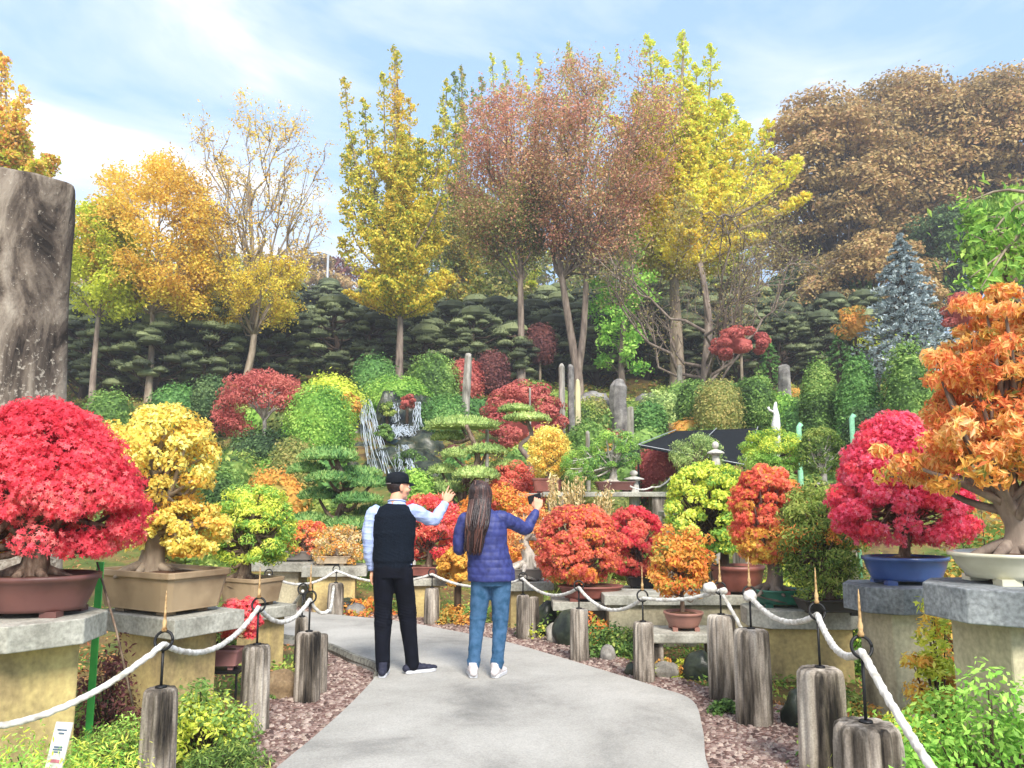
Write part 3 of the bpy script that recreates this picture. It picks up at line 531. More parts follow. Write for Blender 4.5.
# layered copper wood on the right: crowns of flat clumps
def clump_tree(name, label, px, D, ytop, ybot, hw, leaf, bark, n_cl, per, size, seed, r0=.4, dims=None, group='copper brown trees on the slope', ivy=False, cat='tree', zlo=-.75):
    p = at(px, 300, D); gz = tz(p[0], D); k = D/F; zt = at(px, ytop, D)[2]-gz; zb = at(px, ybot, D)[2]-gz; rs = np.random.RandomState(seed)
    if D < 60: n_cl = int(n_cl*1.6); per = int(per*1.5); size *= 1.0
    c = np.array([0, 0, (zt+zb)/2]); r = np.array([hw*k, hw*k*.85, (zt-zb)/2])*.9
    d = fib(n_cl, rs, zlo); C = c+d*r*(.62+.38*rs.rand(n_cl)**.5)[:, None]*(1+.12*wob(d, seed))[:, None]
    cr_ = r[0]*(.26+.14*rs.rand(n_cl)); B = MB(); T = smooth_line([(0, 0, -.3), (.1, 0, zt*.2), (-.2, .1, zt*.45), (.1, 0, zt*.7)], 12); tube(B, T, np.linspace(r0, r0*.35, 12), 9)
    for q in C[::2]:
        i0 = int(np.clip((q[2]/zt-.25)*14, 1, 11)); s_ = T[i0]; P = np.array([s_, s_+(q-s_)*.5+[0, 0, -.04*zt], q]); tube(B, smooth_line(P, 6), np.linspace(r0*.4, r0*.08, 6), 5)
    mb = MB()
    for q, cc in zip(C, cr_):
        
        dd = fib(per, rs, -.35); P = q+dd*np.array([cc, cc, cc*.5])*(.6+.5*rs.rand(per, 1)**.6)+rs.randn(per, 3)*cc*.06
        leaves(mb, P, dd+np.array([0, 0, .8]), size, .6, .7, rs, rnd=rs.rand())
    root = empty(name, (p[0], D, gz)); tag(root, label, cat, group); part('trunk', B, M[bark], root, smooth=True); part('crown', mb, M[leaf], root)
    if ivy:
        iv = MB(); n = 3500; i_ = rs.randint(0, 9, n); a_ = rs.rand(n)*6.28; P = T[i_]+np.c_[np.cos(a_)*.55, np.sin(a_)*.55, rs.randn(n)*.6]*(.7+.6*rs.rand(n, 1)); leaves(iv, P, P-T[i_], .25, .7, .6, rs); part('ivy', iv, M['deep_green'], root)
    return root
clump_tree('brown_tree', 'copper brown tree nearest the brilliant yellow ginkgo', 838, 50, 100, 300, 84, 'brown_leaf', 'bark_dark', 74, 260, .26, 31, .5)
clump_tree('brown_tree', 'large copper brown tree with a russet top above the blue spruce', 925, 52, 66, 290, 98, 'brown_leaf', 'bark_dark', 90, 270, .26, 32, .6, ivy=True)
clump_tree('brown_tree', 'copper brown tree cut off by the edge above the orange bonsai', 1025, 50, 58, 290, 92, 'brown_leaf', 'bark_dark', 84, 260, .26, 33, .6, ivy=True)
clump_tree('brown_tree', 'low ochre brown tree in front of the copper crowns', 868, 43, 235, 345, 62, 'brown_leaf', 'bark_dark', 40, 220, .2, 34, .35, ivy=True)
clump_tree('evergreen_tree', 'dark green evergreen filling the gap behind the blue spruce', 960, 45, 200, 345, 62, 'dark_green', 'bark_dark', 40, 240, .2, 35, .3, group=None)
clump_tree('evergreen_tree', 'small shaded evergreen below the ochre brown tree', 812, 46, 262, 350, 50, 'dark_green', 'bark_dark', 30, 220, .2, 36, .3, group=None)
# far ridge wood, each crown its own
far = [(300, 78, 250, 52, 'brown_leaf'), (345, 84, 256, 50, 'mauve_leaf'), (262, 90, 262, 46, 'brown_leaf'), (205, 72, 240, 60, 'olive_leaf'), (430, 76, 236, 58, 'olive_leaf'), (395, 92, 268, 44, 'brown_leaf'),
       (560, 80, 240, 60, 'olive_leaf'), (610, 84, 226, 56, 'brown_leaf'), (500, 88, 250, 50, 'mauve_leaf'), (700, 80, 210, 60, 'olive_leaf'), (760, 78, 190, 56, 'brown_leaf'), (120, 84, 246, 60, 'olive_leaf'), (50, 76, 236, 60, 'brown_leaf')]
fl = ['rounded brown crown on the skyline next to the lamp post', 'mauve brown crown on the skyline behind the lamp post', 'low brown crown on the skyline beneath the half bare ginkgo', 'olive crown behind the amber and the half bare ginkgos', 'olive crown on the ridge behind the tall spired ginkgo',
      'small brown crown on the ridge glimpsed past the spired ginkgo', 'olive crown on the ridge seen through the forked zelkova', 'brown crown on the ridge seen between zelkova and yellow ginkgo', 'mauve crown on the ridge seen past the straight zelkova', 'olive crown on the ridge behind the brilliant yellow ginkgo', 'brown crown on the ridge beside the copper wood', 'olive crown behind the lime yellow tree', 'brown crown on the ridge behind the stone pillar']
for i_, ((px, D, yt, hw, lf), lb) in enumerate(zip(far, fl)):
    clump_tree('ridge_tree', lb, px, D, yt, 330, hw, lf, 'bark_grey', 26, 170, .42, 60+i_, .3, group='trees on the far ridge')

# blue spruce
def conifer(name, label, px, D, ytop, ybase, hw, leaf, seed, rings=16, per=13, nl=26, size=.16, cat='conifer', group=None):
    p = at(px, 330, D); gz = tz(p[0], D); zb = at(px, ybase, D)[2]-gz; zt = at(px, ytop, D)[2]-gz; k = D/F; rs = np.random.RandomState(seed); B = MB(); mb = MB()
    tube(B, np.array([[0, 0, min(zb, 0)-.2], [0, 0, zt*.5], [0, 0, zt]]), [.16, .1, .02], 7)
    for a in range(rings):
        f = a/(rings-1); z = zb+(zt-zb)*f**.9; Rr = hw*k*(1-f)**.8+.08; m_ = max(4, int(per*(1-f*.6)))
        for b_ in range(m_):
            ph = b_*2*PI/m_+a*.7+rs.rand()*.4; L_ = Rr*(.8+.3*rs.rand()); e_ = np.array([math.cos(ph)*L_, math.sin(ph)*L_, z-.12*L_+.1*rs.randn()]); s_ = np.array([0, 0, z+.15])
            tube(B, np.array([s_, (s_+e_)/2-[0, 0, .05], e_]), [.03, .02, .008], 3)
            t = (.25+.8*rs.rand(nl))[:, None]; P = s_+(e_-s_)*t+rs.randn(nl, 3)*.09*(1.15-t*.5)*L_*.6; leaves(mb, P, np.tile(nrm(e_-s_)+[0, 0, .7], (nl, 1)), size, .45, .6, rs, along=True)
    root = empty(name, (p[0], D, gz)); tag(root, label, cat, group); part('trunk', B, M['bark_dark'], root, smooth=True); part('crown', mb, M[leaf], root); return root
conifer('blue_spruce', 'silvery blue spruce standing above the clipped green columns', 906, 28, 238, 372, 52, 'spruce_blue', 41, 20, 16, 46, .17)
conifer('small_conifer', 'small dark pointed conifer beside the blue spruce', 838, 30, 335, 372, 18, 'deep_green', 42, 10, 9, 24, .13)
conifer('small_conifer', 'green pointed conifer beside the red two stemmed maple', 768, 29, 340, 388, 15, 'deep_green', 43, 12, 9, 24, .12)
conifer('small_conifer', 'dwarf pointed conifer at the foot of the red two stemmed maple', 757, 27, 368, 396, 9, 'green_leaf', 44, 8, 7, 18, .1)

# niwaki pines: trunk and clipped cloud pads, a few patterns copied in rows up the slope
def niwaki_mesh(seed, H, W, layers, leaf_n, size, big=1.0):
    rs = np.random.RandomState(seed); B = MB(); mb = MB(); T = smooth_line([(0, 0, -.3), (.12*W*rs.randn(), .1*W*rs.randn(), H*.3), (.12*W*rs.randn(), .1*W*rs.randn(), H*.65), (0, 0, H*.93)], 12)
    tube(B, T, np.linspace(.07*H**.7, .03, 12), 7)
    pads = [(np.array([T[-1][0], T[-1][1], H*.9]), W*.3)]
    for q in fib(58, rs, -.88):
        c = np.array([q[0]*W*.46, q[1]*W*.46, H*(.52+.36*q[2])])*(1, 1, 1)+rs.randn(3)*[.06, .06, .05]; c[:2] *= .75+.35*rs.rand(); pads.append((c, W*(.10+.06*rs.rand())))
    for c, r in pads:
        i0 = int(np.clip(c[2]/H*12-1, 0, 11)); s_ = T[i0]; tube(B, smooth_line([s_, (s_+c)/2+[0, 0, -.03*H], c-[0, 0, r*.1]], 5), [.05*big, .04*big, .035*big, .03*big, .02*big], 5)
        V_, Q_ = sphere(c, (r*.86, r*.86, r*.5), 10, 6, .07, seed+int(c[2]*10), 3, flat=-r*.14); mb.add(V_, Q_, rs.rand()*.8+.1, 0)
        P, Nn = shellpts(rs, c, (r, r, r*.6), leaf_n, -.25, .2, .14, 3, seed); P[:, 2] = np.maximum(P[:, 2], c[2]-r*.14)
        leaves(mb, P, Nn+np.array([0, 0, .6]), size, .28, .5, rs, along=True, rnd=.25+.5*rs.rand())
    return B.mesh('trunk', True), mb.mesh('pads')
NW = [niwaki_mesh(200+i_, 3.3+.3*(i_ % 3), 2.6+.25*(i_ % 2), 5, 58, .12) for i_ in range(5)]
rs = np.random.RandomState(77); cnt = 0
for row, D in enumerate([29.5, 32, 34.7, 37.6, 40.5, 43.5, 46.5]):
    px = 58+(row % 2)*24; nl_ = nr_ = 0
    while px < 880:
        lo = 540 if row >= 2 else 900
        if (px < 540 or px > lo) and not (D < 33 and 236 < px < 300 and False):
            if D < 31 and not (60 < px < 225): px += 50; continue
            if D > 42 and px > 560 and px < 640: pass
            x = at(px+rs.randn()*4, 340, D+0)[0]; y = D+rs.randn()*.35; s_ = .88+.26*rs.rand(); v = rs.randint(5)
            root = empty('cloud_pruned_pine', (x, y, tz(x, y)), rs.rand()*6.28); root.scale = (s_, s_, s_*.95)
            O_ = ['first', 'second', 'third', 'fourth', 'fifth', 'sixth', 'seventh', 'eighth', 'ninth', 'tenth', 'eleventh', 'twelfth', 'thirteenth', 'fourteenth', 'fifteenth', 'sixteenth']
            if px < 540: lb = 'clipped cloud pine, %s from the stone pillar in the %s row up the slope' % (O_[nl_], O_[row]); nl_ += 1
            else: lb = 'clipped cloud pine, %s rightwards from the straight zelkova in the %s row up the slope' % (O_[nr_], O_[row]); nr_ += 1
            tag(root, lb, 'pine tree', 'cloud pruned pines in rows on the slope')
            part('trunk', NW[v][0], M['bark_dark'], root); part('foliage', NW[v][1], M['pine_dark'], root); cnt += 1
        px += 1.95*F/D

# ------------------------------------------------------------------ rounded shrubs
def blob_shrub(name, label, x0, x1, yt, D, leaf, n=1500, size=.09, seed=1, cat='shrub', group='clipped shrubs on the hillside', depth=None, sink=.25, power=2.5, yb=None, amp=.09, asp=.5, kind='d', trunk=False, clump=0, along=False):
    px = (x0+x1)/2; p = at(px, yt+20, D); gz = tz(p[0], D); hw = (x1-x0)/2*D/F; zt = at(px, yt, D)[2]-gz; rs = np.random.RandomState(seed)
    zb = -sink if yb is None else at(px, yb, D)[2]-gz
    mb = MB(); d = hw*.9 if depth is None else depth
    if yb is None and 'column' not in name and zt-zb > hw*2.3: zb = zt-hw*2.3
    H = zt-zb; cz = zb+H*.42 if yb is None else (zt+zb)/2; rz_ = zt-cz; lo = -.75
    c = np.array([0, 0, cz]); r = np.array([hw, d, rz_])
    V_, Q_ = sphere(c, r*(.42 if clump else .84), 22, 14, amp, seed, 2.6, power=power)
    mb.add(V_, Q_, .4)
    if clump:
        cc = fib(clump, rs, -.5); C = c+cc*r*(.86+.08*rs.rand(clump, 1)); per = int(n*1.9)//clump
        for q, dd in zip(C, cc):
            e_ = fib(per, rs, -1); rr = min(hw, H*.5)*1.25/clump**.42*(.8+.4*rs.rand()); P = q+e_*np.array([rr, rr, rr*.62]); leaves(mb, P, e_+dd*.6+[0, 0, .5], size, asp, .6, rs, kind, rnd=rs.rand())
    else:
        P, Nn = shellpts(rs, c, r, int(n*1.9), -.95, .14, amp, 2.6, seed, power); out_ = rs.rand(len(P)) < .2; P = c+(P-c)*(1+.05*wob(P, seed+9, 5/hw)+.16*rs.rand(len(P))*out_)[:, None]; leaves(mb, P, Nn+[0, 0, .35], size, asp, .55, rs, kind, along=along)
    root = empty(name, (p[0], D, gz)); tag(root, label, cat, group)
    B = MB(); tube(B, [(0, 0, -.2), (0, .03, max(.2, zb+.1)), (.03, 0, cz)], [.07 if trunk else .05, .05, .03], 6); part('stem', B, M['bark_pale' if trunk else 'bark_dark'], root, smooth=True)
    part('foliage', mb, M[leaf], root); return root
S = blob_shrub
S('round_shrub', 'dark rounded shrub right beside the foot of the stone pillar', 84, 134, 390, 24, 'green_leaf', 1500, .1, 301)
S('round_shrub', 'dark rounded shrub between the pale ginkgo trunks', 150, 200, 384, 25, 'deep_green', 1500, .1, 302)
S('round_shrub', 'dark upright shrub partly behind the red weeping maple', 192, 232, 376, 23, 'dark_green', 1300, .1, 303)
S('azalea_shrub', 'big bright green clipped mound just right of the red maple', 284, 356, 386, 19.5, 'bright_green', 4200, .075, 304, amp=.04)
S('azalea_shrub', 'flat yellow green bush above the big bright mound', 298, 366, 375, 23, 'lime_leaf', 2000, .09, 305, amp=.1)
S('round_shrub', 'round dark green shrub in front of the spired ginkgo trunk', 352, 398, 356, 28, 'deep_green', 1800, .1, 306)
S('azalea_shrub', 'wide bright green mound lying over the top of the waterfall', 362, 432, 378, 25.5, 'bright_green', 2800, .09, 307, depth=1.0, sink=-.0)
S('azalea_shrub', 'dark green mound at the end of the waterfall ledge', 416, 470, 396, 24, 'deep_green', 2200, .085, 308)
S('round_shrub', 'tall soft green shrub beside the white stone post', 406, 460, 355, 27, 'green_leaf', 2000, .11, 309)
S('mauve_shrub', 'mauve domed shrub directly behind the white stone post', 448, 484, 358, 27.5, 'maple_far', 1200, .1, 310)
S('mauve_shrub', 'brown mauve dome between the white stone post and the straight trunk', 476, 510, 351, 28, 'mauve_leaf', 1500, .1, 311)
S('mauve_shrub', 'round brown mauve crown just behind the straight zelkova trunk', 505, 532, 337, 33, 'mauve_leaf', 1200, .11, 312, yb=372, trunk=True)
S('mauve_shrub', 'small dusky maple with a thin white stem next to the straight trunk', 524, 556, 325, 32, 'mauve_leaf', 1300, .11, 313, yb=365, trunk=True)
S('red_azalea', 'wide red azalea bank below the zelkova trunks', 480, 566, 381, 22, 'maple_far', 7000, .085, 314, clump=60)
S('red_azalea', 'small red patch of azalea beside the grey square post', 598, 634, 431, 20, 'maple_far', 1000, .08, 315)
S('red_azalea', 'low red maple in the shade under the black net roof', 636, 676, 446, 16.5, 'maple_far', 1000, .06, 316)
S('round_shrub', 'pale green shrub between the rock and the grey square post', 576, 612, 398, 24, 'olive_leaf', 1200, .1, 317, amp=.15)
S('round_shrub', 'dark green bushy shrub right of the grey square post', 632, 668, 402, 22, 'deep_green', 1500, .09, 318)
S('round_shrub', 'pale broad shrub spreading left of the clipped columns', 640, 690, 392, 25, 'pine_pale', 1500, .1, 319, amp=.16)
S('round_shrub', 'upright green shrub in front of the cherry trunk', 676, 714, 382, 22, 'green_leaf', 1800, .09, 320)
S('round_shrub', 'greyish olive rounded shrub behind the black net roof', 694, 742, 380, 21, 'olive_leaf', 2000, .08, 321)
S('round_shrub', 'bright green cone shaped shrub behind the white figure', 734, 776, 376, 21.5, 'green_leaf', 2000, .08, 322)
S('round_shrub', 'yellowish green hedge bush above the white figure', 756, 800, 392, 23, 'bright_green', 1500, .09, 323)
S('clipped_column', 'broad clipped evergreen column left of its two tall neighbours', 797, 841, 362, 18.9, 'green_leaf', 4600, .07, 324, group='tall clipped evergreen columns', amp=.04, power=2.2)
S('clipped_column', 'middle and darkest of the tall clipped evergreen columns', 834, 881, 357, 18.1, 'deep_green', 5200, .07, 325, group='tall clipped evergreen columns', amp=.04, power=2.2)
S('clipped_column', 'tallest clipped evergreen column leaning against the orange bonsai', 878, 938, 340, 17.2, 'green_leaf', 5600, .07, 326, group='tall clipped evergreen columns', amp=.04, power=2.2)
S('gold_shrub', 'gold and green shrub under the ochre brown tree', 838, 872, 306, 30, 'pale_mix', 900, .12, 327, amp=.2, clump=14)
S('gold_shrub', 'olive yellow leafy shrub left of the blue spruce', 860, 892, 318, 32, 'lime_leaf', 1100, .12, 328, amp=.2, clump=16)
S('pink_shrub', 'pinkish red bush glimpsed between blue spruce and orange bonsai', 942, 984, 294, 24, 'maple_far', 1500, .1, 329, clump=20, yb=335, trunk=True)
S('red_maple', 'small crimson maple with two pale stems in front of the pine rows', 714, 768, 328, 27, 'maple_far', 3000, .1, 330, yb=364, trunk=True, clump=22)
S('lime_shrub', 'bright green clipped dome beside the man behind his cap', 394, 440, 470, 14.5, 'bright_green', 1700, .06, 331)
S('juniper_shrub', 'low green bush over the rocks left of the niwaki pine', 196, 246, 470, 15, 'green_leaf', 1500, .07, 332, amp=.14)
S('juniper_shrub', 'yellow green spreading bush under the red maple', 208, 262, 452, 18, 'juniper', 1500, .08, 333, amp=.14)
S('juniper_shrub', 'dark shrub in the shade below the red maple trunk', 226, 300, 432, 19, 'dark_green', 2200, .08, 334, amp=.12)
S('juniper_shrub', 'orange tinted bush below the dark shrub and the red maple', 246, 300, 470, 16, 'pale_mix', 1400, .07, 335, amp=.16)
S('juniper_shrub', 'grey green bush behind the top of the niwaki pine', 270, 318, 440, 17.5, 'olive_leaf', 1400, .08, 336, amp=.16)
S('juniper_shrub', 'yellow bush on the bank right of the bent little niwaki', 528, 568, 428, 16.5, 'yellow_leaf', 2000, .07, 337, amp=.12)
S('juniper_shrub', 'soft green bush behind the round cloud bonsai', 564, 612, 420, 19, 'green_leaf', 1500, .08, 338, amp=.14)
S('juniper_shrub', 'olive bush between the stone pair and the red azalea bank', 566, 602, 402, 23.5, 'juniper', 1200, .09, 339, amp=.14)
S('juniper_shrub', 'dark green bush under the black net roof edge', 612, 650, 444, 17, 'dark_green', 1300, .07, 340, amp=.14)
S('juniper_shrub', 'dark hedge behind the dome bonsai with white deadwood', 776, 846, 398, 19.5, 'deep_green', 2500, .08, 341, amp=.08)
S('juniper_shrub', 'dark green hedge right of the clipped columns near the pale pipe', 842, 900, 410, 15.5, 'dark_green', 2200, .07, 342, amp=.08)
# red weeping maple on the left bank
def mid_maple():
    p = at(262, 440, 20); gz = tz(p[0], 20); rs = np.random.RandomState(9); B = MB(); mb = MB(); zt = at(262, 372, 20)[2]-gz
    tube(B, smooth_line([(0, 0, -.2), (-.02, 0, .5), (.06, 0, 1.0), (0, 0, 1.35)], 8), np.linspace(.065, .045, 8), 8)
    for a in range(26):
        ph = a*2.4; e_ = np.array([math.cos(ph)*(.3+.75*rs.rand()), math.sin(ph)*(.3+.6*rs.rand()), zt-.95+.7*rs.rand()]); P = smooth_line([(.03, 0, 1.1+.25*rs.rand()), e_*[.45, .45, .9]+[0, 0, .1], e_], 6); tube(B, P, np.linspace(.028, .008, 6), 5)
    C = fib(44, rs, -.35)*np.array([.98, .8, .62])*(.75+.25*rs.rand(44, 1))+[-.0, 0, zt-.68]
    C = np.r_[C, fib(12, rs, -.6)*np.array([.34, .3, .34])+[-.82, 0, zt-1.35]]
    for q in C:
        d = fib(190, rs, -.6); leaves(mb, q+d*np.array([.3, .3, .2])*(.6+.5*rs.rand(190, 1)), d+[0, 0, .6], .085, .4, .6, rs, droop=.5, rnd=rs.rand())
    root = empty('red_maple', (p[0], 20, gz)); tag(root, 'spreading red maple with a slim white trunk on the left bank', 'maple tree'); part('trunk', B, M['bark_white'], root, smooth=True); part('crown', mb, M['maple_far'], root)
mid_maple()

# filler shrubs over the slope, small and mixed
rs = np.random.RandomState(31); FS = []
for v in range(6):
    mb = MB(); V_, Q_ = sphere((0, 0, .25), (.42, .42, .38), 12, 8, .1, v, 3); mb.add(V_, Q_, .4); P, Nn = shellpts(rs, (0, 0, .25), (.5, .5, .45), 420, -.5, .2, .15, 3, v); leaves(mb, P, Nn+[0, 0, .4], .09, .5, .6, rs); FS.append(mb.mesh('foliage'))
fm = ['green_leaf', 'juniper', 'olive_leaf', 'pale_mix', 'deep_green', 'mauve_leaf', 'bright_green', 'lime_leaf']
LM = [('the red maple', 262, 430), ('the waterfall', 392, 440), ('the white stone post', 465, 400), ('the left niwaki pine', 340, 490), ('the pale topped niwaki', 465, 450), ('the little bent niwaki', 528, 425), ('the red azalea bank', 524, 405), ('the touching stone pair', 566, 410), ('the jagged rock', 619, 400), ('the grey square post', 631, 430), ('the black net roof', 700, 440), ('the cherry trunk', 706, 385), ('the white figure', 776, 415), ('the clipped columns', 850, 410), ('the round cloud bonsai', 612, 460), ('the yellow bonsai on the terrace', 548, 455), ('the juniper planter', 252, 520), ('the pampas plumes', 578, 495)]
USED = set()
for a in range(190):
    D = 13+17*rs.rand(); px = rs.uniform(200, 860); x = at(px, 440, D)[0]; 
    if 340 < px < 440 and D > 14: continue
    root = empty('hillside_shrub', (x, D, tz(x, D)-.05), rs.rand()*6.28); s_ = .6+1.0*rs.rand(); root.scale = (s_, s_, s_*(.7+.4*rs.rand())); v = rs.randint(6); mi = rs.choice(8, p=[.22, .17, .17, .12, .16, .05, .06, .05])
    cn = {'green_leaf': 'mid green', 'juniper': 'yellow green', 'olive_leaf': 'olive', 'pale_mix': 'ochre', 'deep_green': 'dark green', 'mauve_leaf': 'mauve', 'bright_green': 'bright green', 'lime_leaf': 'lime green'}[fm[mi]]
    sy_ = F*math.tan(math.atan2(CH-float(tz(x, D))-.2, D)+TH)+384; lm = min(LM, key=lambda q: (q[1]-px)**2+(q[2]-sy_)**2); dx_, dy_ = px-lm[1], sy_-lm[2]
    rel = ('right of' if dx_ > 0 else 'left of') if abs(dx_) > abs(dy_) else ('below' if dy_ > 0 else 'above'); dist_ = 'close' if math.hypot(dx_, dy_) < 16 else ('a little way' if math.hypot(dx_, dy_) < 32 else 'some way')
    lb = '%s %s shrub %s %s %s' % ('large' if s_ > 1.3 else ('small' if s_ < .95 else 'medium'), cn, dist_, rel, lm[0])
    if lb in USED: bpy.data.objects.remove(root); continue
    USED.add(lb); tag(root, lb, 'shrub', 'small shrubs planted over the slope'); me = FS[v].copy(); part('foliage', me, M[fm[mi]], root)

# ------------------------------------------------------------------ thin autumn haze in the air
mb = MB(); box(mb, (0, 120, 16.5), (524, 364, 35)); hz = part('haze', mb, None)
m = bpy.data.materials.new('haze'); m.use_nodes = True; t = m.node_tree; t.nodes.clear(); o = t.nodes.new('ShaderNodeOutputMaterial'); v = t.nodes.new('ShaderNodeVolumePrincipled'); v.inputs['Color'].default_value = (.93, .95, 1, 1); v.inputs['Density'].default_value = .0019; v.inputs['Anisotropy'].default_value = .2; t.links.new(v.outputs[0], o.inputs['Volume'])
hz.data.materials.append(m); tag(hz, 'thin pale haze softening the far trees and the slope', 'haze', None, 'stuff'); sc.cycles.volume_bounces = 0
# ------------------------------------------------------------------ tall stone pillar, standing stones, rocks, waterfall
p = at(-8, 400, 8.2); g8 = tz(p[0], 8.2)
H = at(2, 186, 8.2)[2]-g8
def pg(an, f): return 1+.035*np.sin(an*5+f*2)+.05*np.sin(an*3+1.3+f*1.2)+.02*np.sin(an*11+f*4)+.012*np.sin(an*2-f*23)
mb = MB(); lathe(mb, [(.78, -.2), (.75, .6), (.70, 1.6), (.66, 2.6), (.63, 3.6), (.625, H*.8), (.63, H*.93), (.628, H-.03), (.615, H-.004), (.5, H+.0), (.2, H+.01), (.02, H)], 64, 1, .9, groove=pg)
o = part('stone_pillar', mb, M['pillar_stone'], loc=(p[0], 8.2, g8), smooth=True)
tag(o, 'huge weathered grey stone pillar with a flat top rising behind the red maple bonsai', 'stone pillar')
def stone(name, label, px, yt, yb, w_px, D, mat, seed=1, lean=0, pts=False, cat='standing stone', group=None, dn=.7):
    p = at(px, yb, D); gz = tz(p[0], D); zt = at(px, yt, D)[2]-gz; w = w_px/2*D/F; mb = MB(); rs = np.random.RandomState(seed)
    prof = [(1.08, min(-.2, 0)), (1.0, zt*.3), (.97, zt*.6), (.92, zt*.86), (.86 if not pts else .55, zt*.98), (.74 if not pts else .1, zt)]
    tube(mb, [(lean*z*.12+.03*rs.randn()*w, .02*rs.randn(), z) for _, z in prof], [w*a for a, _ in prof], 9, sq=(1, dn), groove=lambda an, f: 1+.08*np.sin(an*3+seed)+.05*np.sin(an*7+f*9+seed))
    o = part(name, mb, M[mat], loc=(p[0], D, gz)); bevel(o, .02, 2); tag(o, label, cat, group)
stone('standing_stone', 'tall white stone post between the soft green shrub and the mauve dome', 465, 355, 416, 12, 24, 'stone_white', 1, .3)
stone('standing_stone', 'pale grey stone post, left one of the touching pair above the red azaleas', 562, 366, 414, 10, 22, 'stone_white', 2)
stone('standing_stone', 'dark fissured stone post, right one of the touching pair above the red azaleas', 571, 366, 412, 10, 22.4, 'rock_grey', 3)
stone('standing_stone', 'slender pointed stone post tinted yellow beside the touching pair', 578, 379, 432, 9, 20.5, 'stone_yellow', 4, 0, True)
stone('standing_stone', 'squarish grey stone post next to the small red azalea patch', 631, 407, 446, 10, 18.5, 'stone_white', 5)
stone('standing_stone', 'jagged upright grey rock below the ivy clad trunk', 619, 380, 418, 26, 24, 'rock_grey', 6, 0, True)
stone('standing_stone', 'ridged brownish grey rock left of the clipped columns', 785, 366, 392, 18, 24, 'rock_grey', 7)
stone('standing_stone', 'short pale stone post behind the round cloud bonsai', 588, 432, 458, 7, 16.5, 'stone_white', 8)
stone('standing_stone', 'thin white post rising through the bent little niwaki', 530, 388, 432, 3.2, 18, 'stone_white', 9, cat='post')
stone('standing_stone', 'low pale marker stone at the edge of the central niwaki', 487, 430, 446, 6, 15.5, 'stone_white', 10, cat='marker stone')
stone('standing_stone', 'whitish slip of stone at the foot of the cherry trunk', 680, 366, 392, 8, 29.5, 'stone_white', 11)
def rock(label, px, py, w, h, D, mat='rock_grey', seed=1, group=None, z=None, cat='rock', name='rock'):
    p = at(px, py, D); gz = tz(p[0], D) if z is None else z; V_, Q_ = sphere((0, 0, h*.25), (w/2, w*.4, h*.72), 28, 18, .18, seed, 2.2); V_ = V_+.06*w*np.stack([wob(V_/w, seed+k_, 7) for k_ in range(3)], -1)*.6; mb = MB(); mb.add(V_, Q_)
    o = part(name, mb, M[mat], loc=(p[0], D, gz), smooth=True); tag(o, label, cat, group); return o
rl = [('grey boulder on the bank under the yellow green bush', 240, 458, .9, .5, 16.5), ('flat grey rock below the red maple', 222, 452, 1.1, .35, 17.5), ('pale boulder on the slope right of the yellow bonsai', 232, 470, .7, .4, 14),
      ('dark rock in the shrubs by the touching stone pair', 600, 395, 1.2, .8, 25), ('slate grey rock left of the jagged upright rock', 592, 398, 1.6, .8, 25.5), ('grey rock right of the jagged upright rock', 648, 385, 1.0, .8, 26.5),
      ('small grey rock by the foot of the red two stemmed maple', 745, 375, .8, .6, 27.5), ('pale rock at the foot of the cherry trunk', 660, 385, 1.0, .6, 28.5)]
for i_, (lb, px, py, w, h, D) in enumerate(rl): rock(lb, px, py, w, h, D, 'rock_grey', 20+i_)
# waterfall: boulders stepping down with sheets of water between them
rs = np.random.RandomState(8)
cols_ = []
wfr = []
for a, (px, py, D, w, h) in enumerate([(350, 410, 24, 1.0, 1.5), (356, 430, 23, .9, 1.2), (388, 405, 24.6, .8, 1.6), (386, 425, 23.4, .7, 1.4), (408, 402, 25.2, 2.2, 1.3), (400, 418, 24.6, 1.6, 1.6), (418, 420, 24.4, 1.5, 1.5), (428, 410, 24.8, 1.3, 1.6), (396, 440, 22.6, 1.3, .8), (412, 444, 22.3, 1.4, .7), (426, 440, 22.2, 1.2, .9), (388, 455, 20.6, 1.1, .9), (402, 462, 20.2, 1.3, .9), (420, 460, 20.3, 1.4, 1.0), (362, 452, 21.6, 1.0, .9), (372, 470, 19.6, 1.1, .8), (410, 476, 18.8, 1.4, .8), (434, 470, 19, 1.3, 1.0), (350, 470, 19.8, 1.0, .8)]):
    p = at(px, py, D); wfr.append(rock('%s wet rock of the waterfall %s' % (['dark', 'black', 'mossy dark', 'shiny dark'][a % 4], ['under the left fall', 'beside the left fall', 'between the two falls', 'on the ledge at the top', 'behind the falling threads', 'by the middle pool', 'below the ledge', 'near the foot of the falls'][a//4+(a % 2)*0]), px, py, w, h, D, 'rock_dark', 50+a, 'wet rocks of the waterfall', z=p[2]-h*.72))
m, t = newmat('water_fall'); N = t.nodes.new; Lk = t.links.new
o = N('ShaderNodeOutputMaterial'); b = N('ShaderNodeBsdfPrincipled'); b.inputs['Base Color'].default_value = (.46, .52, .58, 1); b.inputs['Roughness'].default_value = .25
tc_ = N('ShaderNodeTexCoord'); mp_ = N('ShaderNodeMapping'); mp_.inputs['Scale'].default_value = (14, 14, .5); nz = N('ShaderNodeTexNoise'); nz.inputs['Scale'].default_value = 1.6; nz.inputs['Detail'].default_value = 6
Lk(tc_.outputs['Object'], mp_.inputs[0]); Lk(mp_.outputs[0], nz.inputs[0]); r1 = N('ShaderNodeValToRGB'); r1.color_ramp.elements[0].position = .44; r1.color_ramp.elements[1].position = .66; Lk(nz.outputs[0], r1.inputs[0])
Lk(b.outputs[0], o.inputs[0])
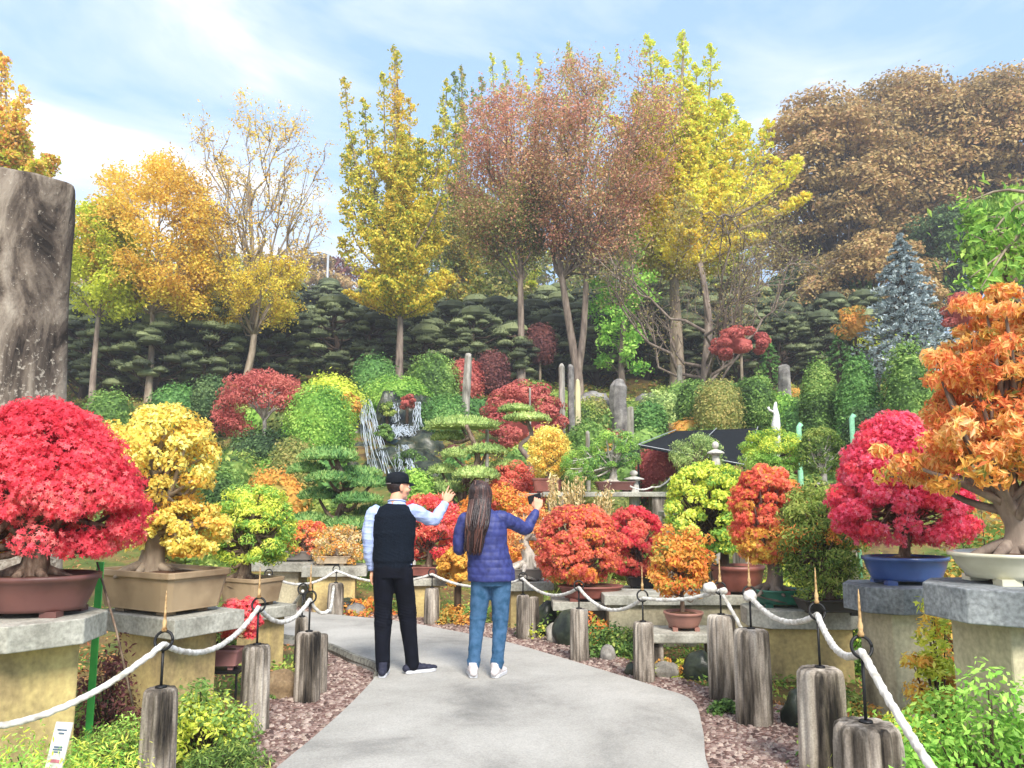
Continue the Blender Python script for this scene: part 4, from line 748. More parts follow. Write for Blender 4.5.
def fall(pts, w, seed):
    rs = np.random.RandomState(seed); P = np.array([at(*q) for q in pts]); P = smooth_line(P, 26); wd = np.interp(np.linspace(0, 1, 26), np.linspace(0, 1, len(w)), w)/2
    mb = MB(); W_ = max(w); n_ = int(W_/.022)+2
    for q in range(n_):
        u0 = rs.uniform(-1, 1); j_ = np.cumsum(rs.randn(26)*.012); lo_ = rs.randint(0, 8) if rs.rand() < .5 else 0; hi_ = rs.randint(17, 26) if rs.rand() < .5 else 26
        Q_ = P+np.stack([u0*wd+j_, -.42-.12*np.sin(np.linspace(0, 9, 26)+rs.rand()*6)**2-.1*rs.rand()+0*wd, 0*wd], 1); Q_ = Q_[lo_:hi_]; tube(mb, Q_, (.004+.007*rs.rand())*(1+.4*np.sin(np.arange(len(Q_))*1.3+rs.rand()*6)), 5)
    o = part('waterfall', mb, M['water_fall'], smooth=True); tag(o, None, None, None, 'structure')
fall([(368, 401, 23.8), (371, 420, 23.0), (376, 445, 21.6), (384, 474, 18.6)], [.34, .42, .5, .4], 1)
fall([(398, 405, 24.2), (398, 425, 23.8)], [.16, .2], 2); fall([(420, 404, 24.2), (419, 432, 23.5)], [.18, .3], 3); fall([(398, 426, 23.4), (392, 440, 22.4)], [.8, .2], 4)
fall([(404, 446, 21.6), (411, 474, 18.6)], [.25, .45], 5); fall([(404, 428, 23.2), (410, 438, 22.6)], [.7, .3], 6)
paint('pool_water', '#4c6470', .08, .8, .2, 6, c2='#28383e')
mb = MB(); q = at(405, 441, 22.6); poly = [(q[0]+1.0*math.cos(a)*(1+.15*math.sin(3*a)), q[1]+.5*math.sin(a)) for a in np.linspace(0, 6.28, 20)[:-1]]; prism(mb, poly, q[2]-.2, q[2]); tag(part('pool', mb, M['pool_water']), None, None, None, 'structure')

# ------------------------------------------------------------------ rope posts (log shaped concrete), rods, rings, ropes
def rope_post(label, px, yt, w_px, D, rod=True, ring_z=.85, seed=1, h_px=None, fin=True, tilt=0, group='concrete log posts along the path', nf=13):
    p = at(px, yt, D); zt = p[2]; w = w_px/2*D/F*.96; root = empty('rope_post', (p[0], D, 0), 0); tag(root, label, 'rope post', group); mb = MB()
    ph_ = seed*1.7
    def gv(an, f): return 1+.22*np.abs(np.sin(an*nf/2+ph_+.15*np.sin(f*3)+.8*np.sin(an*2+seed)))**.6-.15+.03*np.sin(an*4+f*5+seed)+.015*np.sin(an*9+f*17)
    lathe(mb, [(w*1.04, -.1), (w*1.03, zt*.15), (w, zt*.5), (w*.97, zt*.85), (w*.95, zt-.03), (w*.9, zt-.012), (w*.78, zt), (w*.3, zt+.003), (.002, zt+.003)], 96, groove=gv)
    part('column', mb, M['log_concrete'], root, smooth=True)
    if rod:
        mb = MB(); tube(mb, [(0, 0, zt-.02), (0, 0, ring_z-.045)], .0075, 8); lathe(mb, [(.03, zt+.003), (.028, zt+.012), (.008, zt+.014)], 14); part('rod', mb, M['iron'], root, smooth=True)
        a = np.linspace(0, 2*PI, 25); mb = MB(); tube(mb, np.c_[.045*np.cos(a), .012*np.sin(a), ring_z+.045*np.sin(a)], .0075, 7); part('ring', mb, M['iron'], root, smooth=True)
        if fin: mb = MB(); lathe(mb, [(.012, ring_z+.045), (.015, ring_z+.055), (.009, ring_z+.07), (.012, ring_z+.09), (.007, ring_z+.11), (.0055, ring_z+.17), (.004, ring_z+.22), (.001, ring_z+.25)], 12); part('finial', mb, M['finial'], root, smooth=True)
    return np.array([p[0], D, ring_z])
RA = rope_post('thin log post at the front of the left rope, nearest the camera', 161, 688, 33, 4.25, ring_z=.81, seed=1)
RB = rope_post('second log post of the left rope, before the tan box planter', 257, 645, 27, 5.6, ring_z=.81, seed=2)
RC = rope_post('thick log post at the bend of the kerb, front one of the close pair', 309, 632, 24, 6.35, ring_z=.77, seed=3)
rope_post('dark narrow log post right behind the thick one at the kerb bend', 322, 634, 12, 6.6, rod=False, seed=4)
RC2 = rope_post('log post half hidden behind the close pair at the kerb bend', 302, 617, 12, 7.5, ring_z=.70, seed=5, fin=False)
R0 = rope_post('small pale log post before the stone table left of the man', 336, 583, 15, 10.6, ring_z=.60, seed=6, fin=False)
R1 = rope_post('small log post seen between the man and the woman', 432, 588, 14, 10.0, ring_z=.61, seed=7, fin=False)
R2 = rope_post('ridged log post just right of the woman', 523, 595, 13, 9.0, ring_z=.66, seed=8, fin=False)
rope_post('dark stubby log post touching the ridged one right of the woman', 534, 597, 10, 9.1, rod=False, seed=9)
R3 = rope_post('short log post under the red orange dome bonsai', 579, 609, 18, 7.85, ring_z=.69, seed=10, fin=False)
R4 = rope_post('greenish log post at the end of the low stone table', 643, 622, 20, 7.0, ring_z=.70, seed=11, fin=True)
R5 = rope_post('dark log post behind the one with the hanging rope end', 721, 615, 27, 6.4, ring_z=.83, seed=12, h_px=1)
R6 = rope_post('sturdy fluted log post before the green pot', 751, 629, 33, 5.75, ring_z=.87, seed=13)
R7 = rope_post('tall stained log post near the granite stand of the blue pot', 820, 668, 43, 4.75, ring_z=.885, seed=14)
R8 = rope_post('widest log post in the right corner, cut off by the frame', 866, 723, 62, 3.66, ring_z=.885, seed=15)
RL = rope_post('small log post hidden behind the juniper planter', 268, 586, 12, 9.6, ring_z=.64, seed=16, fin=False)
def rope(label, knots, sags, r=.016, knot=None, grp='white ropes between the posts'):
    P = []
    for a, b_, s_ in zip(knots[:-1], knots[1:], sags):
        t = np.linspace(0, 1, 19)[:-1]; q = np.outer(1-t, a)+np.outer(t, b_); q[:, 2] -= 4*s_*t*(1-t); P.append(q)
    P = np.concatenate(P+[np.array([knots[-1]])]); L_ = np.r_[0, np.cumsum(np.linalg.norm(np.diff(P, axis=0), axis=1))]; m_ = int(L_[-1]/.013); P = np.stack([np.interp(np.linspace(0, L_[-1], m_), L_, P[:, q]) for q in range(3)], 1); P[1:-1] += .0012*np.random.RandomState(1).randn(m_-2, 3)
    mb = MB(); tube(mb, P, r, 12, groove=lambda an, f: 1+.085*np.cos(3*an-f*L_[-1]/.055*2*PI))
    if knot:
        for c, kr in knot: V_, Q_ = sphere(c, (kr*1.1, kr, kr*.9), 12, 8, .15, 3, 3); mb.add(V_, Q_)
    o = part('rope', mb, M['rope'], smooth=True); tag(o, label, 'rope', grp)
dn_ = np.array([0, -.004, -.018])
rope('thick white rope slung along the left posts from the front edge', [at(-80, 730, 3.6), RA+dn_, RB+dn_, RC+dn_], [.13, .14, .13], .0155)
rope('white rope from the right wide post running down out of the corner', [R6+dn_, R7+dn_, R8+dn_, at(985, 840, 2.75)], [.10, .10, .04], .017, [(R6+dn_, .045)])
rope('long thin white rope looping behind the couple to the red pots', [RL+dn_, R0+dn_, R1+dn_, R2+dn_, R3+dn_, R4+dn_, R5+dn_], [.14, .12, .12, .12, .15, .04], .015, [(R5+dn_+[-.08, 0, .02], .05)])
rope('short white rope sagging behind the kerb posts', [RC2+dn_, at(266, 585, 8.6)], [.2], .015)
rope('loose white rope end hanging down from the dark post', [R5+dn_, R5+np.array([.09, -.12, -.22]), R5+np.array([.16, -.2, -.42])], [0, .0], .014, [(R5+dn_+[.02, -.02, 0], .03)])
rope('white rope loop dangling at the kerb bend', [RC+dn_, RC+np.array([.12, .1, -.12]), RC2+np.array([.28, 0, .02])], [.05, .08], .013)
rope('thin white rope on the far terrace beside the grey deadwood bonsai', [at(630, 486, 13), at(652, 487, 13), at(672, 476, 13)], [.05, .06], .013)

# ------------------------------------------------------------------ stone pedestals
def octo(w, d, ch=.27): x, y = w/2, d/2; c = min(w, d)*ch; return [(-x+c, -y), (x-c, -y), (x, -y+c), (x, y-c), (x-c, y), (-x+c, y), (-x, y-c), (-x, -y+c)]
def pedestal(label, px, D, zt, slab, colw, rz=0, smat='slab_grey', cmat='block_tan', thick=.14, shape='octo', base=None, group='stone stands for the bonsai', cat='pedestal', name='pedestal'):
    p = at(px, 600, D); gz = tz(p[0], D) if base is None else base; root = empty(name, (p[0], D, gz), rz); tag(root, label, cat, group); z = zt-gz
    mb = MB()
    if shape == 'octo': prism(mb, octo(*slab), z-thick, z)
    else: box(mb, (0, 0, z-thick/2), (slab[0], slab[1], thick))
    bevel(part('slab', mb, M[smat], root), .007); mb = MB(); box(mb, (0, 0, (z-thick-.15)/2-.0), (colw[0], colw[1], z-thick+.15-.004)); bevel(part('block', mb, M[cmat], root), .012)
    return root
def pot(root, kind, w, d, h, mat, z=0, feet=True):
    mb = MB()
    if kind == 'oval':
        pr = [(.40, 0), (.405, .02), (.45, h*.5), (.475, h*.82), (.5, h*.86), (.5, h), (.465, h), (.455, h*.9), (.01, h*.9)]; lathe(mb, pr, 48, w, d)
    elif kind == 'round':
        pr = [(.36, 0), (.38, .02), (.45, h*.55), (.47, h*.8), (.5, h*.85), (.5, h), (.455, h), (.45, h*.88), (.01, h*.88)]; lathe(mb, pr, 40, w, d)
    else:
        pr = [(.42, 0), (.42, .012), (.475, h*.82), (.5, h*.84), (.5, h), (.465, h), (.455, h*.9), (.01, h*.9)]; lathe(mb, pr, 64, w, d, power=14)
    V_ = mb.v[-1]; V_[:, 2] += z+.03*(1 if feet else 0); o = part('pot', mb, M[mat], root, smooth=(kind != 'rect'))
    if kind == 'rect': bevel(o, .006)
    if feet:
        for sx in (-1, 1):
            for sy in (-1, 1): mb = MB(); box(mb, (sx*w*.27, sy*d*.24, z+.0165), (w*.12, d*.14, .033)); part('foot', mb, M[mat], o)
    so = MB(); V2, Q2 = sphere((0, 0, z+h*.9), (w*.445, d*.445, .045), 24, 8, .05, 3); V2[:, 2] = np.maximum(V2[:, 2], z+h*.86); so.add(V2, Q2); part('soil', so, M['soil'], root, smooth=True)
    return z+h*.93+.03
def bonsai(label, x0, x1, yt, yb, D, zt, pots, leaf, n, size, kind='d', seed=1, tpx=None, ppx=None, tr=.06, bark='bark_bonsai', ncl=46, lean=0, cr=.3, lo=-.92, rz=0, tiers=None, droop=.2, asp=.55, cat='bonsai tree', name='maple_bonsai', jit=.65, leaf2=None, flat=.72, dfac=.85, group='bonsai trees in pots', fill=.12, roots=True, surf=.93, conic=0.0):
    """x0..yb crown box read off the photograph at distance D; zt height of the stand"""
    tpx = tpx or (x0+x1)/2; ppx = ppx or tpx; rs = np.random.RandomState(seed); p = at(ppx, (yt+yb)/2, D); root = empty(name, (p[0], D, zt), 0); tag(root, label, cat, group)
    kpot, w, d, h, pm = pots; hold = empty('tmp', (0, 0, 0)); ztop = None
    bpy.data.objects.remove(hold)
    ztop = pot(root, kpot, w, d, h, pm)
    if rz:
        for c_ in root.children: c_.rotation_euler = (0, 0, rz)
    n = int(n*1.7); ncl = int(ncl*2.3); cr *= .8; size *= (.8 if kind == 'd' else .9)
    boxes = tiers or [(x0, x1, yt, yb, 1.0)]; mb = MB(); B = MB(); tx = at(tpx, yb, D)[0]-p[0]
    first = None; mats = [M[leaf]]+([M[leaf2[0]]] if leaf2 else [])
    for ti, (a0, a1, b0, b1, share) in enumerate(boxes):
        A = at(a0, b0, D); Bq = at(a1, b1, D); c = np.array([(A[0]+Bq[0])/2-p[0], 0, (A[2]+Bq[2])/2-zt]); r = np.array([(Bq[0]-A[0])/2, (Bq[0]-A[0])/2*dfac, (A[2]-Bq[2])/2])
        m_ = max(8, int(ncl*share)); dd = fib(m_, rs, lo); dd = nrm(dd+rs.randn(m_, 3)*.05); rad = cr*(r[0]*r[1]*r[2])**(1/3); rr = r-rad*np.array([.5, .5, .5]); k_ = surf+(1-surf)*rs.rand(m_)*1.2
        fillm = rs.rand(m_) < fill; k_[fillm] *= .55; sp_ = np.where(dd[:, 2] < 0, spow(dd, 3.6), spow(dd, 2.2))
        C = c+dd*rr*(k_*sp_)[:, None]*(1+.05*wob(dd, seed, 3))[:, None]
        if conic: C[:, :2] = c[:2]+(C[:, :2]-c[:2])*(1-conic*((C[:, 2:3]-c[2])/r[2]))/(1+.6*max(conic, 0))
        per = max(6, int(n*share/m_)); 
        for q, e_ in zip(C, dd):
            u = fib(per, rs, -.7); s_ = rad*(.75+.5*rs.rand()); P = q+u*np.array([s_, s_, s_*flat])*(.45+.6*rs.rand(per, 1)**.5); base_ = rs.rand()
            m2 = 0
            if leaf2: m2 = int(rs.rand() < leaf2[1](q-c, r))
            sw = rs.rand(per) < .16; m3 = (1-m2) if leaf2 and 0 < leaf2[1](q-c, r) else m2
            for s3_, mm in ((~sw, m2), (sw, m3)):
                if s3_.any(): leaves(mb, P[s3_], (u*.8+e_*.5+[0, -.15, .35])[s3_], size, asp, jit, rs, kind, droop, rnd=base_, mat=mm)
        if ti == 0: first = c, r
        b0_ = np.array([tx, 0, ztop-.02]) if ti == 0 else np.array([tx+(c[0]-tx)*.3, 0, c[2]-r[2]*.2])
        if ti == 0:
            top = np.array([c[0]+lean, 0, c[2]+r[2]*.25]); T = smooth_line([b0_-[0, 0, .05], b0_+[tr*.4, -.02, (top[2]-b0_[2])*.25], b0_+(top-b0_)*.6+[-tr*.6, 0, 0], top], 14)
            f = np.linspace(0, 1, 14); tube(B, T, tr*(1-f*.7)+tr*1.1*np.exp(-f*14), 12, groove=lambda an, g_: 1+.10*np.sin(an*4+g_*6)+.06*np.sin(an*7))
            if roots:
                for k2 in range(7):
                    a2 = k2*.9+rs.rand()*.5; e2 = np.array([math.cos(a2)*tr*3.2, math.sin(a2)*tr*2.4, 0]); tube(B, smooth_line([b0_+[0, 0, tr*.9], b0_+e2*.5+[0, 0, tr*.45], b0_+e2+[0, 0, -.015]], 6), np.linspace(tr*.5, tr*.14, 6), 7)
        for q in C[::(2 if kind != 'blade' else 5)]:
            i0 = rs.randint(5, 12); s_ = T[i0]; P = smooth_line([s_, s_+(q-s_)*.5+[0, 0, -.12*r[2]]+rs.randn(3)*.05*r[0], q], 7); tube(B, P, np.linspace(tr*.36, tr*.07, 7), 5)
    part('trunk', B, M[bark], root, smooth=True); part('crown', mb, mats, root); return root

P_ = pedestal
# left side
P_('pale yellow block with a grey slab carrying the big red maple', 20, 4.75, .865, (.84, .84), (.50, .50), R(-40), 'slab_grey', 'block_tan', .14)
bonsai('very large bright red maple bonsai in a brown oval pot', -58, 140, 399, 562, 4.8, .865, ('oval', .80, .56, .20, 'pot_brown'), 'red_leaf', 22000, .044, 'star', 1, tpx=32, ppx=38, tr=.085, ncl=90, cr=.26, droop=.35, conic=.40, leaf2=('gold_leaf', lambda d, r: .5 if (d[0] < -.2*r[0] and d[2] < -.55*r[2]) else 0))
P_('long grey slab on a low block under the tan box planter', 170, 6.0, .72, (.90, .60), (.52, .44), R(-30), 'slab_grey', 'block_tan', .13, 'box')
bonsai('golden yellow two tiered bonsai over pale deadwood in a tan box planter', 100, 212, 405, 516, 6.0, .72, ('rect', .86, .56, .27, 'pot_tan'), 'yellow_leaf', 11000, .045, 'd', 2, tpx=152, ppx=170, tr=.09, ncl=70, cr=.3, rz=R(-30), tiers=[(98, 212, 404, 512, .64), (136, 226, 498, 558, .36)], bark='bark_pale', leaf2=('gold_leaf', lambda d, r: .35 if d[2] < -.5*r[2] else .1))
P_('narrow yellowish block holding the juniper planter', 262, 7.6, .55, (.5, .4), (.30, .30), R(-35), 'slab_grey', 'block_tan', .10, 'box')
bonsai('round bright green juniper bonsai in a light wooden box', 213, 293, 484, 566, 7.6, .55, ('rect', .50, .38, .22, 'pot_tan'), 'bright_green', 9000, .05, 'd', 3, tpx=243, ppx=254, tr=.07, ncl=60, cr=.26, asp=.28, rz=R(-30), leaf2=('lime_leaf', lambda d, r: .65 if d[2] > -.1*r[2] else .3), name='juniper_bonsai', droop=0)
def metal_stand(label, px, D, zt, w, d):
    p = at(px, 650, D); root = empty('plant_stand', (p[0], D, 0)); tag(root, label, 'plant stand'); mb = MB(); box(mb, (0, 0, zt-.012), (w, d, .02)); part('top', mb, M['iron'], root)
    for sx in (-1, 1):
        for sy in (-1, 1): mb = MB(); tube(mb, [(sx*(w/2-.02), sy*(d/2-.02), -.05), (sx*(w/2-.02), sy*(d/2-.02), zt-.02)], .009, 6); part('leg', mb, M['iron'], root)
metal_stand('black iron stand with thin legs under the small pink planter', 224, 6.3, .25, .3, .2)
bonsai('small upright scarlet maple in a dusty pink trough', 222, 260, 597, 640, 6.3, .25, ('rect', .31, .2, .12, 'pot_pink'), 'coral_leaf', 1500, .04, 'star', 4, tpx=224, ppx=224, tr=.018, ncl=16, cr=.4, leaf2=('red_leaf', lambda d, r: .6), roots=False)
# far left terrace
P_('stone table with a mossy block just left of the man', 335, 11.2, .60, (.85, .6), (.55, .45), R(8), 'slab_grey', 'block_tan', .13, 'box')
P_('low grey slab table beneath the small orange maple', 285, 11.6, .62, (1.0, .6), (.5, .35), R(-6), 'slab_grey', 'block_stain', .12, 'box')
bonsai('small orange maple spreading over a grey tray', 286, 330, 520, 556, 11.6, .62, ('rect', .62, .34, .12, 'pot_grey'), 'coral_leaf', 2600, .05, 'd', 5, tpx=302, ppx=296, tr=.035, ncl=26, cr=.34, leaf2=('orange_mix', lambda d, r: .5))
bonsai('beige twiggy bonsai on a pale rock left of the man', 314, 366, 524, 566, 11.2, .60, ('rect', .5, .34, .10, 'pot_light'), 'dry_grass', 2300, .045, 'd', 6, tpx=336, ppx=334, tr=.04, ncl=26, cr=.34, leaf2=('pale_mix', lambda d, r: .4), bark='bark_white')
# between and behind the couple
P_('tan block stand between the man and the woman', 424, 10.7, .49, (.62, .5), (.42, .38), R(5), 'slab_grey', 'block_tan', .09, 'box')
bonsai('red orange maple bonsai filling the gap between the couple', 396, 462, 494, 562, 10.7, .49, ('rect', .60, .36, .11, 'pot_rust'), 'coral_leaf', 7000, .045, 'd', 7, tpx=428, ppx=424, tr=.05, ncl=52, cr=.28, leaf2=('red_leaf', lambda d, r: .25))
S('gold_shrub', 'yellow orange bush growing between the couple at knee height', 440, 476, 545, 10.3, 'gold_leaf', 2600, .045, 401, clump=34, group=None, sink=.02)
S('orange_shrub', 'wide low orange maple bush behind the head of the woman', 448, 556, 483, 13.2, 'orange_mix', 8000, .05, 402, clump=90, group=None, depth=.5)
S('orange_shrub', 'salmon coloured bush above the orange one by the niwaki', 486, 542, 462, 14.6, 'rust_leaf', 4200, .05, 403, clump=44, group=None, amp=.12)
P_('stone stand with yellowish block right behind the woman', 524, 9.9, .53, (.62, .5), (.40, .36), R(12), 'slab_grey', 'block_tan', .10, 'box')
bonsai('gnarled pale deadwood bonsai behind the elbow of the woman', 506, 552, 505, 552, 9.9, .53, ('rect', .52, .36, .12, 'pot_grey'), 'orange_leaf', 1500, .045, 'd', 8, tpx=526, ppx=524, tr=.10, ncl=22, cr=.3, bark='bark_white')
P_('weathered grey block under the red orange dome bonsai', 590, 9.1, .41, (.85, .55), (.6, .42), R(0), 'slab_grey', 'block_stain', .09, 'box')
bonsai('large red orange dome of fine leaves in a wide brown tray', 537, 618, 504, 584, 9.0, .41, ('oval', .72, .46, .13, 'pot_rust'), 'rust_leaf', 12000, .042, 'star', 9, tpx=585, ppx=590, tr=.04, ncl=80, cr=.24, leaf2=('orange_mix', lambda d, r: .06+.2*(d[2] < -.5*r[2])))
P_('pale grey block under the deep red maple', 640, 9.9, .44, (.6, .5), (.48, .4), R(0), 'slab_grey', 'block_stain', .09, 'box')
bonsai('deep red rounded maple next to the red orange dome', 606, 664, 506, 578, 9.9, .44, ('rect', .42, .34, .12, 'pot_dark'), 'rust_leaf', 8000, .045, 'star', 10, tpx=642, ppx=642, tr=.035, ncl=60, cr=.26, leaf2=('red_leaf', lambda d, r: .45))
def low_table(label, px, D, zt, w, d, mat='slab_grey', leg='log_concrete', group='low stone tables'):
    p = at(px, 640, D); root = empty('stone_table', (p[0], D, tz(p[0], D))); zt = zt-tz(p[0], D); tag(root, label, 'stone table', group); mb = MB(); box(mb, (0, 0, zt-.04), (w, d, .08)); bevel(part('top', mb, M[mat], root), .012)
    for sx in (-1, 1): mb = MB(); box(mb, (sx*w*.38, 0, (zt-.08)/2-.04), (w*.16, d*.8, zt-.08+.08-.003)); bevel(part('leg', mb, M[leg], root), .012)
low_table('low stone table with one small potted bonsai on it', 684, 7.5, .34, .74, .5)
bonsai('loose yellow and orange leaved little bonsai in a round clay pot', 645, 715, 524, 600, 7.5, .34, ('round', .36, .36, .13, 'pot_clay'), 'pale_mix', 3000, .05, 'd', 11, tpx=681, ppx=682, tr=.022, ncl=46, cr=.3, leaf2=('orange_mix', lambda d, r: .5), surf=.6, jit=1)
# right of the middle
P_('long grey concrete wall block behind the low stone table', 690, 8.8, .52, (1.9, .6), (1.8, .5), R(0), 'slab_grey', 'block_stain', .10, 'box', cat='stone bench', name='stone_bench')
bonsai('vivid yellow green dome bonsai in a rust red round pot', 664, 752, 462, 556, 8.7, .52, ('round', .58, .5, .26, 'pot_rust'), 'lime_leaf', 11000, .05, 'd', 12, tpx=722, ppx=735, tr=.05, ncl=80, cr=.24, lean=-.03, bark='bark_dark', droop=.3, conic=.0, leaf2=('bright_green', lambda d, r: .15+.4*(d[2] < 0)))
P_('broad pale stone table with a yellowish block under the green pot', 800, 7.2, .585, (.98, .6), (.72, .46), R(-4), 'slab_grey', 'block_tan', .15)
bonsai('coral to yellow maple bonsai on a grey forked trunk in a green oval tray', 730, 804, 464, 566, 7.2, .585, ('oval', .52, .34, .12, 'pot_green'), 'coral_leaf', 9500, .046, 'star', 13, tpx=771, ppx=778, tr=.075, ncl=64, cr=.27, leaf2=('gold_leaf', lambda d, r: .8 if d[2] < -.3*r[2] else .12), conic=.0, bark='bark_grey')
mb = MB()
bonsai('bushy green and yellow juniper in a dark six sided tray', 776, 868, 480, 598, 6.75, .585, ('rect', .56, .36, .10, 'pot_dark'), 'juniper', 10000, .05, 'd', 14, tpx=826, ppx=828, tr=.05, ncl=70, cr=.28, asp=.3, leaf2=('orange_mix', lambda d, r: .0+.3*(abs(d[2]) < .2*r[2])), surf=.7, name='juniper_bonsai', jit=.9)
P_('tall stand with a blue grey granite slab under the blue pot', 896, 5.8, .93, (.66, .58), (.36, .34), R(14), 'slab_blue', 'block_stain', .175)
bonsai('large magenta red maple bonsai in a cobalt blue oval pot', 824, 976, 414, 546, 5.8, .93, ('oval', .60, .44, .16, 'pot_blue'), 'magenta_leaf', 20000, .042, 'star', 15, tpx=902, ppx=900, tr=.04, ncl=90, cr=.25, droop=.35, conic=.42, dfac=.75, leaf2=('red_leaf', lambda d, r: .2))
P_('stand with a thick granite slab under the cream pot in the right corner', 1016, 4.3, 1.09, (.84, .7), (.46, .42), R(10), 'slab_blue', 'block_stain', .17)
bonsai('orange leaved bonsai with long drooping leaves and a massive grey trunk in a cream tray', 884, 1120, 276, 548, 4.35, 1.09, ('oval', .86, .60, .13, 'pot_cream'), 'orange_leaf', 13000, .060, 'blade', 16, tpx=1012, ppx=1020, tr=.085, ncl=110, cr=.2, asp=.34, droop=.5, surf=.55, dfac=.7, fill=.3, jit=.9, bark='bark_grey', leaf2=('pale_mix', lambda d, r: .12+.35*(d[2] < -.1*r[2])), name='broadleaf_bonsai', lo=-.7, conic=-.1,
       tiers=[(882, 1130, 400, 512, .42), (915, 1130, 330, 440, .33), (955, 1130, 276, 360, .25)])
# far terrace
low_table('long grey stone shelf on the terrace behind the pampas plumes', 612, 13.2, 1.60, 2.2, .5, group='low stone tables')
bonsai('round dense green cloud bonsai on a grey twisted deadwood trunk', 562, 640, 430, 484, 13.3, 1.60, ('rect', .66, .34, .14, 'pot_brown'), 'pine_green', 6500, .06, 'd', 17, tpx=612, ppx=614, tr=.07, ncl=40, cr=.34, asp=.28, bark='bark_white', name='juniper_bonsai', tiers=[(590, 640, 430, 470, .55), (560, 612, 447, 482, .45)], leaf2=('bright_green', lambda d, r: .6))
low_table('small stone shelf under the yellow bonsai on the terrace', 546, 13.6, 1.58, .9, .5)
bonsai('yellow bonsai in a dull red box on the terrace', 528, 568, 430, 478, 13.6, 1.58, ('rect', .52, .34, .22, 'pot_rust'), 'yellow_leaf', 3200, .05, 'd', 18, tpx=547, ppx=547, tr=.03, ncl=30, cr=.34, leaf2=('gold_leaf', lambda d, r: .4))
bonsai('pale green pine bonsai left of the yellow green dome', 672, 722, 434, 478, 12.6, 1.3, ('oval', .5, .34, .12, 'pot_brown'), 'pine_pale', 4200, .055, 'd', 19, tpx=690, ppx=692, tr=.05, ncl=22, cr=.42, asp=.28, name='pine_bonsai', bark='bark_grey')
bonsai('big bright green dome bonsai in front of the black net', 740, 806, 427, 480, 11.6, 1.45, ('oval', .7, .44, .12, 'pot_brown'), 'bright_green', 7000, .055, 'd', 20, tpx=766, ppx=770, tr=.04, ncl=30, cr=.4, asp=.3, name='juniper_bonsai', leaf2=('lime_leaf', lambda d, r: .7*(d[2] > 0)), flat=.5)
low_table('pale stone table under the dome bonsai with white deadwood', 824, 11.2, 1.62, .95, .5, 'stone_white')
bonsai('olive green dome bonsai with stark white deadwood down its front', 798, 846, 427, 476, 11.2, 1.62, ('oval', .55, .36, .05, 'pot_grey'), 'juniper', 4800, .05, 'd', 21, tpx=822, ppx=824, tr=.05, ncl=34, cr=.36, asp=.3, name='juniper_bonsai', bark='bark_white', dfac=.5)
low_table('dark stone shelf under the bright green dome bonsai', 772, 11.6, 1.45, 1.0, .5)
low_table('stone shelf holding the pale green pine bonsai', 694, 12.6, 1.3, .9, .5)
S('moss_shrub', 'mossy yellow green tuft between the two falls', 380, 394, 402, 23, 'juniper', 900, .07, 411, clump=12, group=None, sink=.1)
S('moss_shrub', 'small red azalea hanging over the waterfall ledge', 400, 414, 394, 23.6, 'maple_far', 500, .07, 412, clump=8, group=None, sink=.1)
S('moss_shrub', 'green ferny clump beside the pool of the waterfall', 376, 392, 424, 21.8, 'green_leaf', 900, .07, 413, clump=12, group=None, sink=.1)
S('moss_shrub', 'pinkish dry shrub on the bank left of the falls', 338, 358, 392, 22.6, 'pale_mix', 900, .08, 414, clump=12, group=None)
S('moss_shrub', 'green creeping plant on the rocks below the falls', 396, 424, 450, 19.6, 'green_leaf', 1000, .06, 415, clump=14, group=None)
# big niwaki pines of the middle
def niwaki(label, pads, trunk, px, D, leaf, seed, size=.075, n=700, bark='bark_bonsai', tr=.1, group='clipped niwaki pines by the waterfall', potk=None, zt=None):
    p = at(px, 500, D); gz = tz(p[0], D) if zt is None else zt; rs = np.random.RandomState(seed); root = empty('niwaki_pine', (p[0], D, gz)); tag(root, label, 'pine tree', group); B = MB(); mb = MB()
    T = smooth_line([at(a, b_, D)-[p[0], D, gz] for a, b_ in trunk], 16); tube(B, T, np.linspace(tr, tr*.35, 16), 9, groove=lambda an, f: 1+.1*np.sin(an*4+f*9))
    for (a0, a1, b0, b1, dy) in pads:
        A = at(a0, b0, D+dy); C = at(a1, b1, D+dy); c = (A+C)/2-[p[0], D, gz]; r = np.array([(C[0]-A[0])/2, (C[0]-A[0])/2*.8, (A[2]-C[2])*.72]); c[2] -= (A[2]-C[2])*.22
        r[2] *= .62; c[2] += r[2]*.2; V_, Q_ = sphere(c, r*[.9, .9, .8], 20, 10, .07, seed+a0, 3, flat=-r[2]*.2); mb.add(V_, Q_, .5)
        P, Nn = shellpts(rs, c, r, int(n*(a1-a0)/40), -.3, .12, .10, 3.5, seed+a0); P[:, 2] = np.maximum(P[:, 2], c[2]-r[2]*.28); leaves(mb, P, Nn+[0, 0, .8], size, .26, .4, rs, along=True)
        i0 = int(np.argmin(np.linalg.norm(T-c, axis=1))); i0 = max(1, i0-2); tube(B, smooth_line([T[i0], (T[i0]+c)/2-[0, 0, .1], c-[0, 0, r[2]*.2]], 6), np.linspace(tr*.45, tr*.2, 6), 6)
    if potk: pot(root, *potk)
    part('trunk', B, M[bark], root, smooth=True); part('pads', mb, M[leaf], root)
niwaki('broad layered green niwaki pine left of the man', [(300, 358, 442, 466, 0), (288, 326, 458, 478, .2), (334, 382, 462, 482, .3), (306, 352, 468, 486, -.3), (346, 394, 472, 492, -.1), (298, 340, 484, 504, 0), (334, 382, 488, 508, -.4), (354, 400, 500, 520, .2), (288, 330, 508, 530, -.1), (326, 372, 512, 534, -.4), (350, 396, 520, 540, 0)],
       [(342, 560), (338, 520), (346, 490), (334, 455)], 340, 13, 'pine_green', 1)
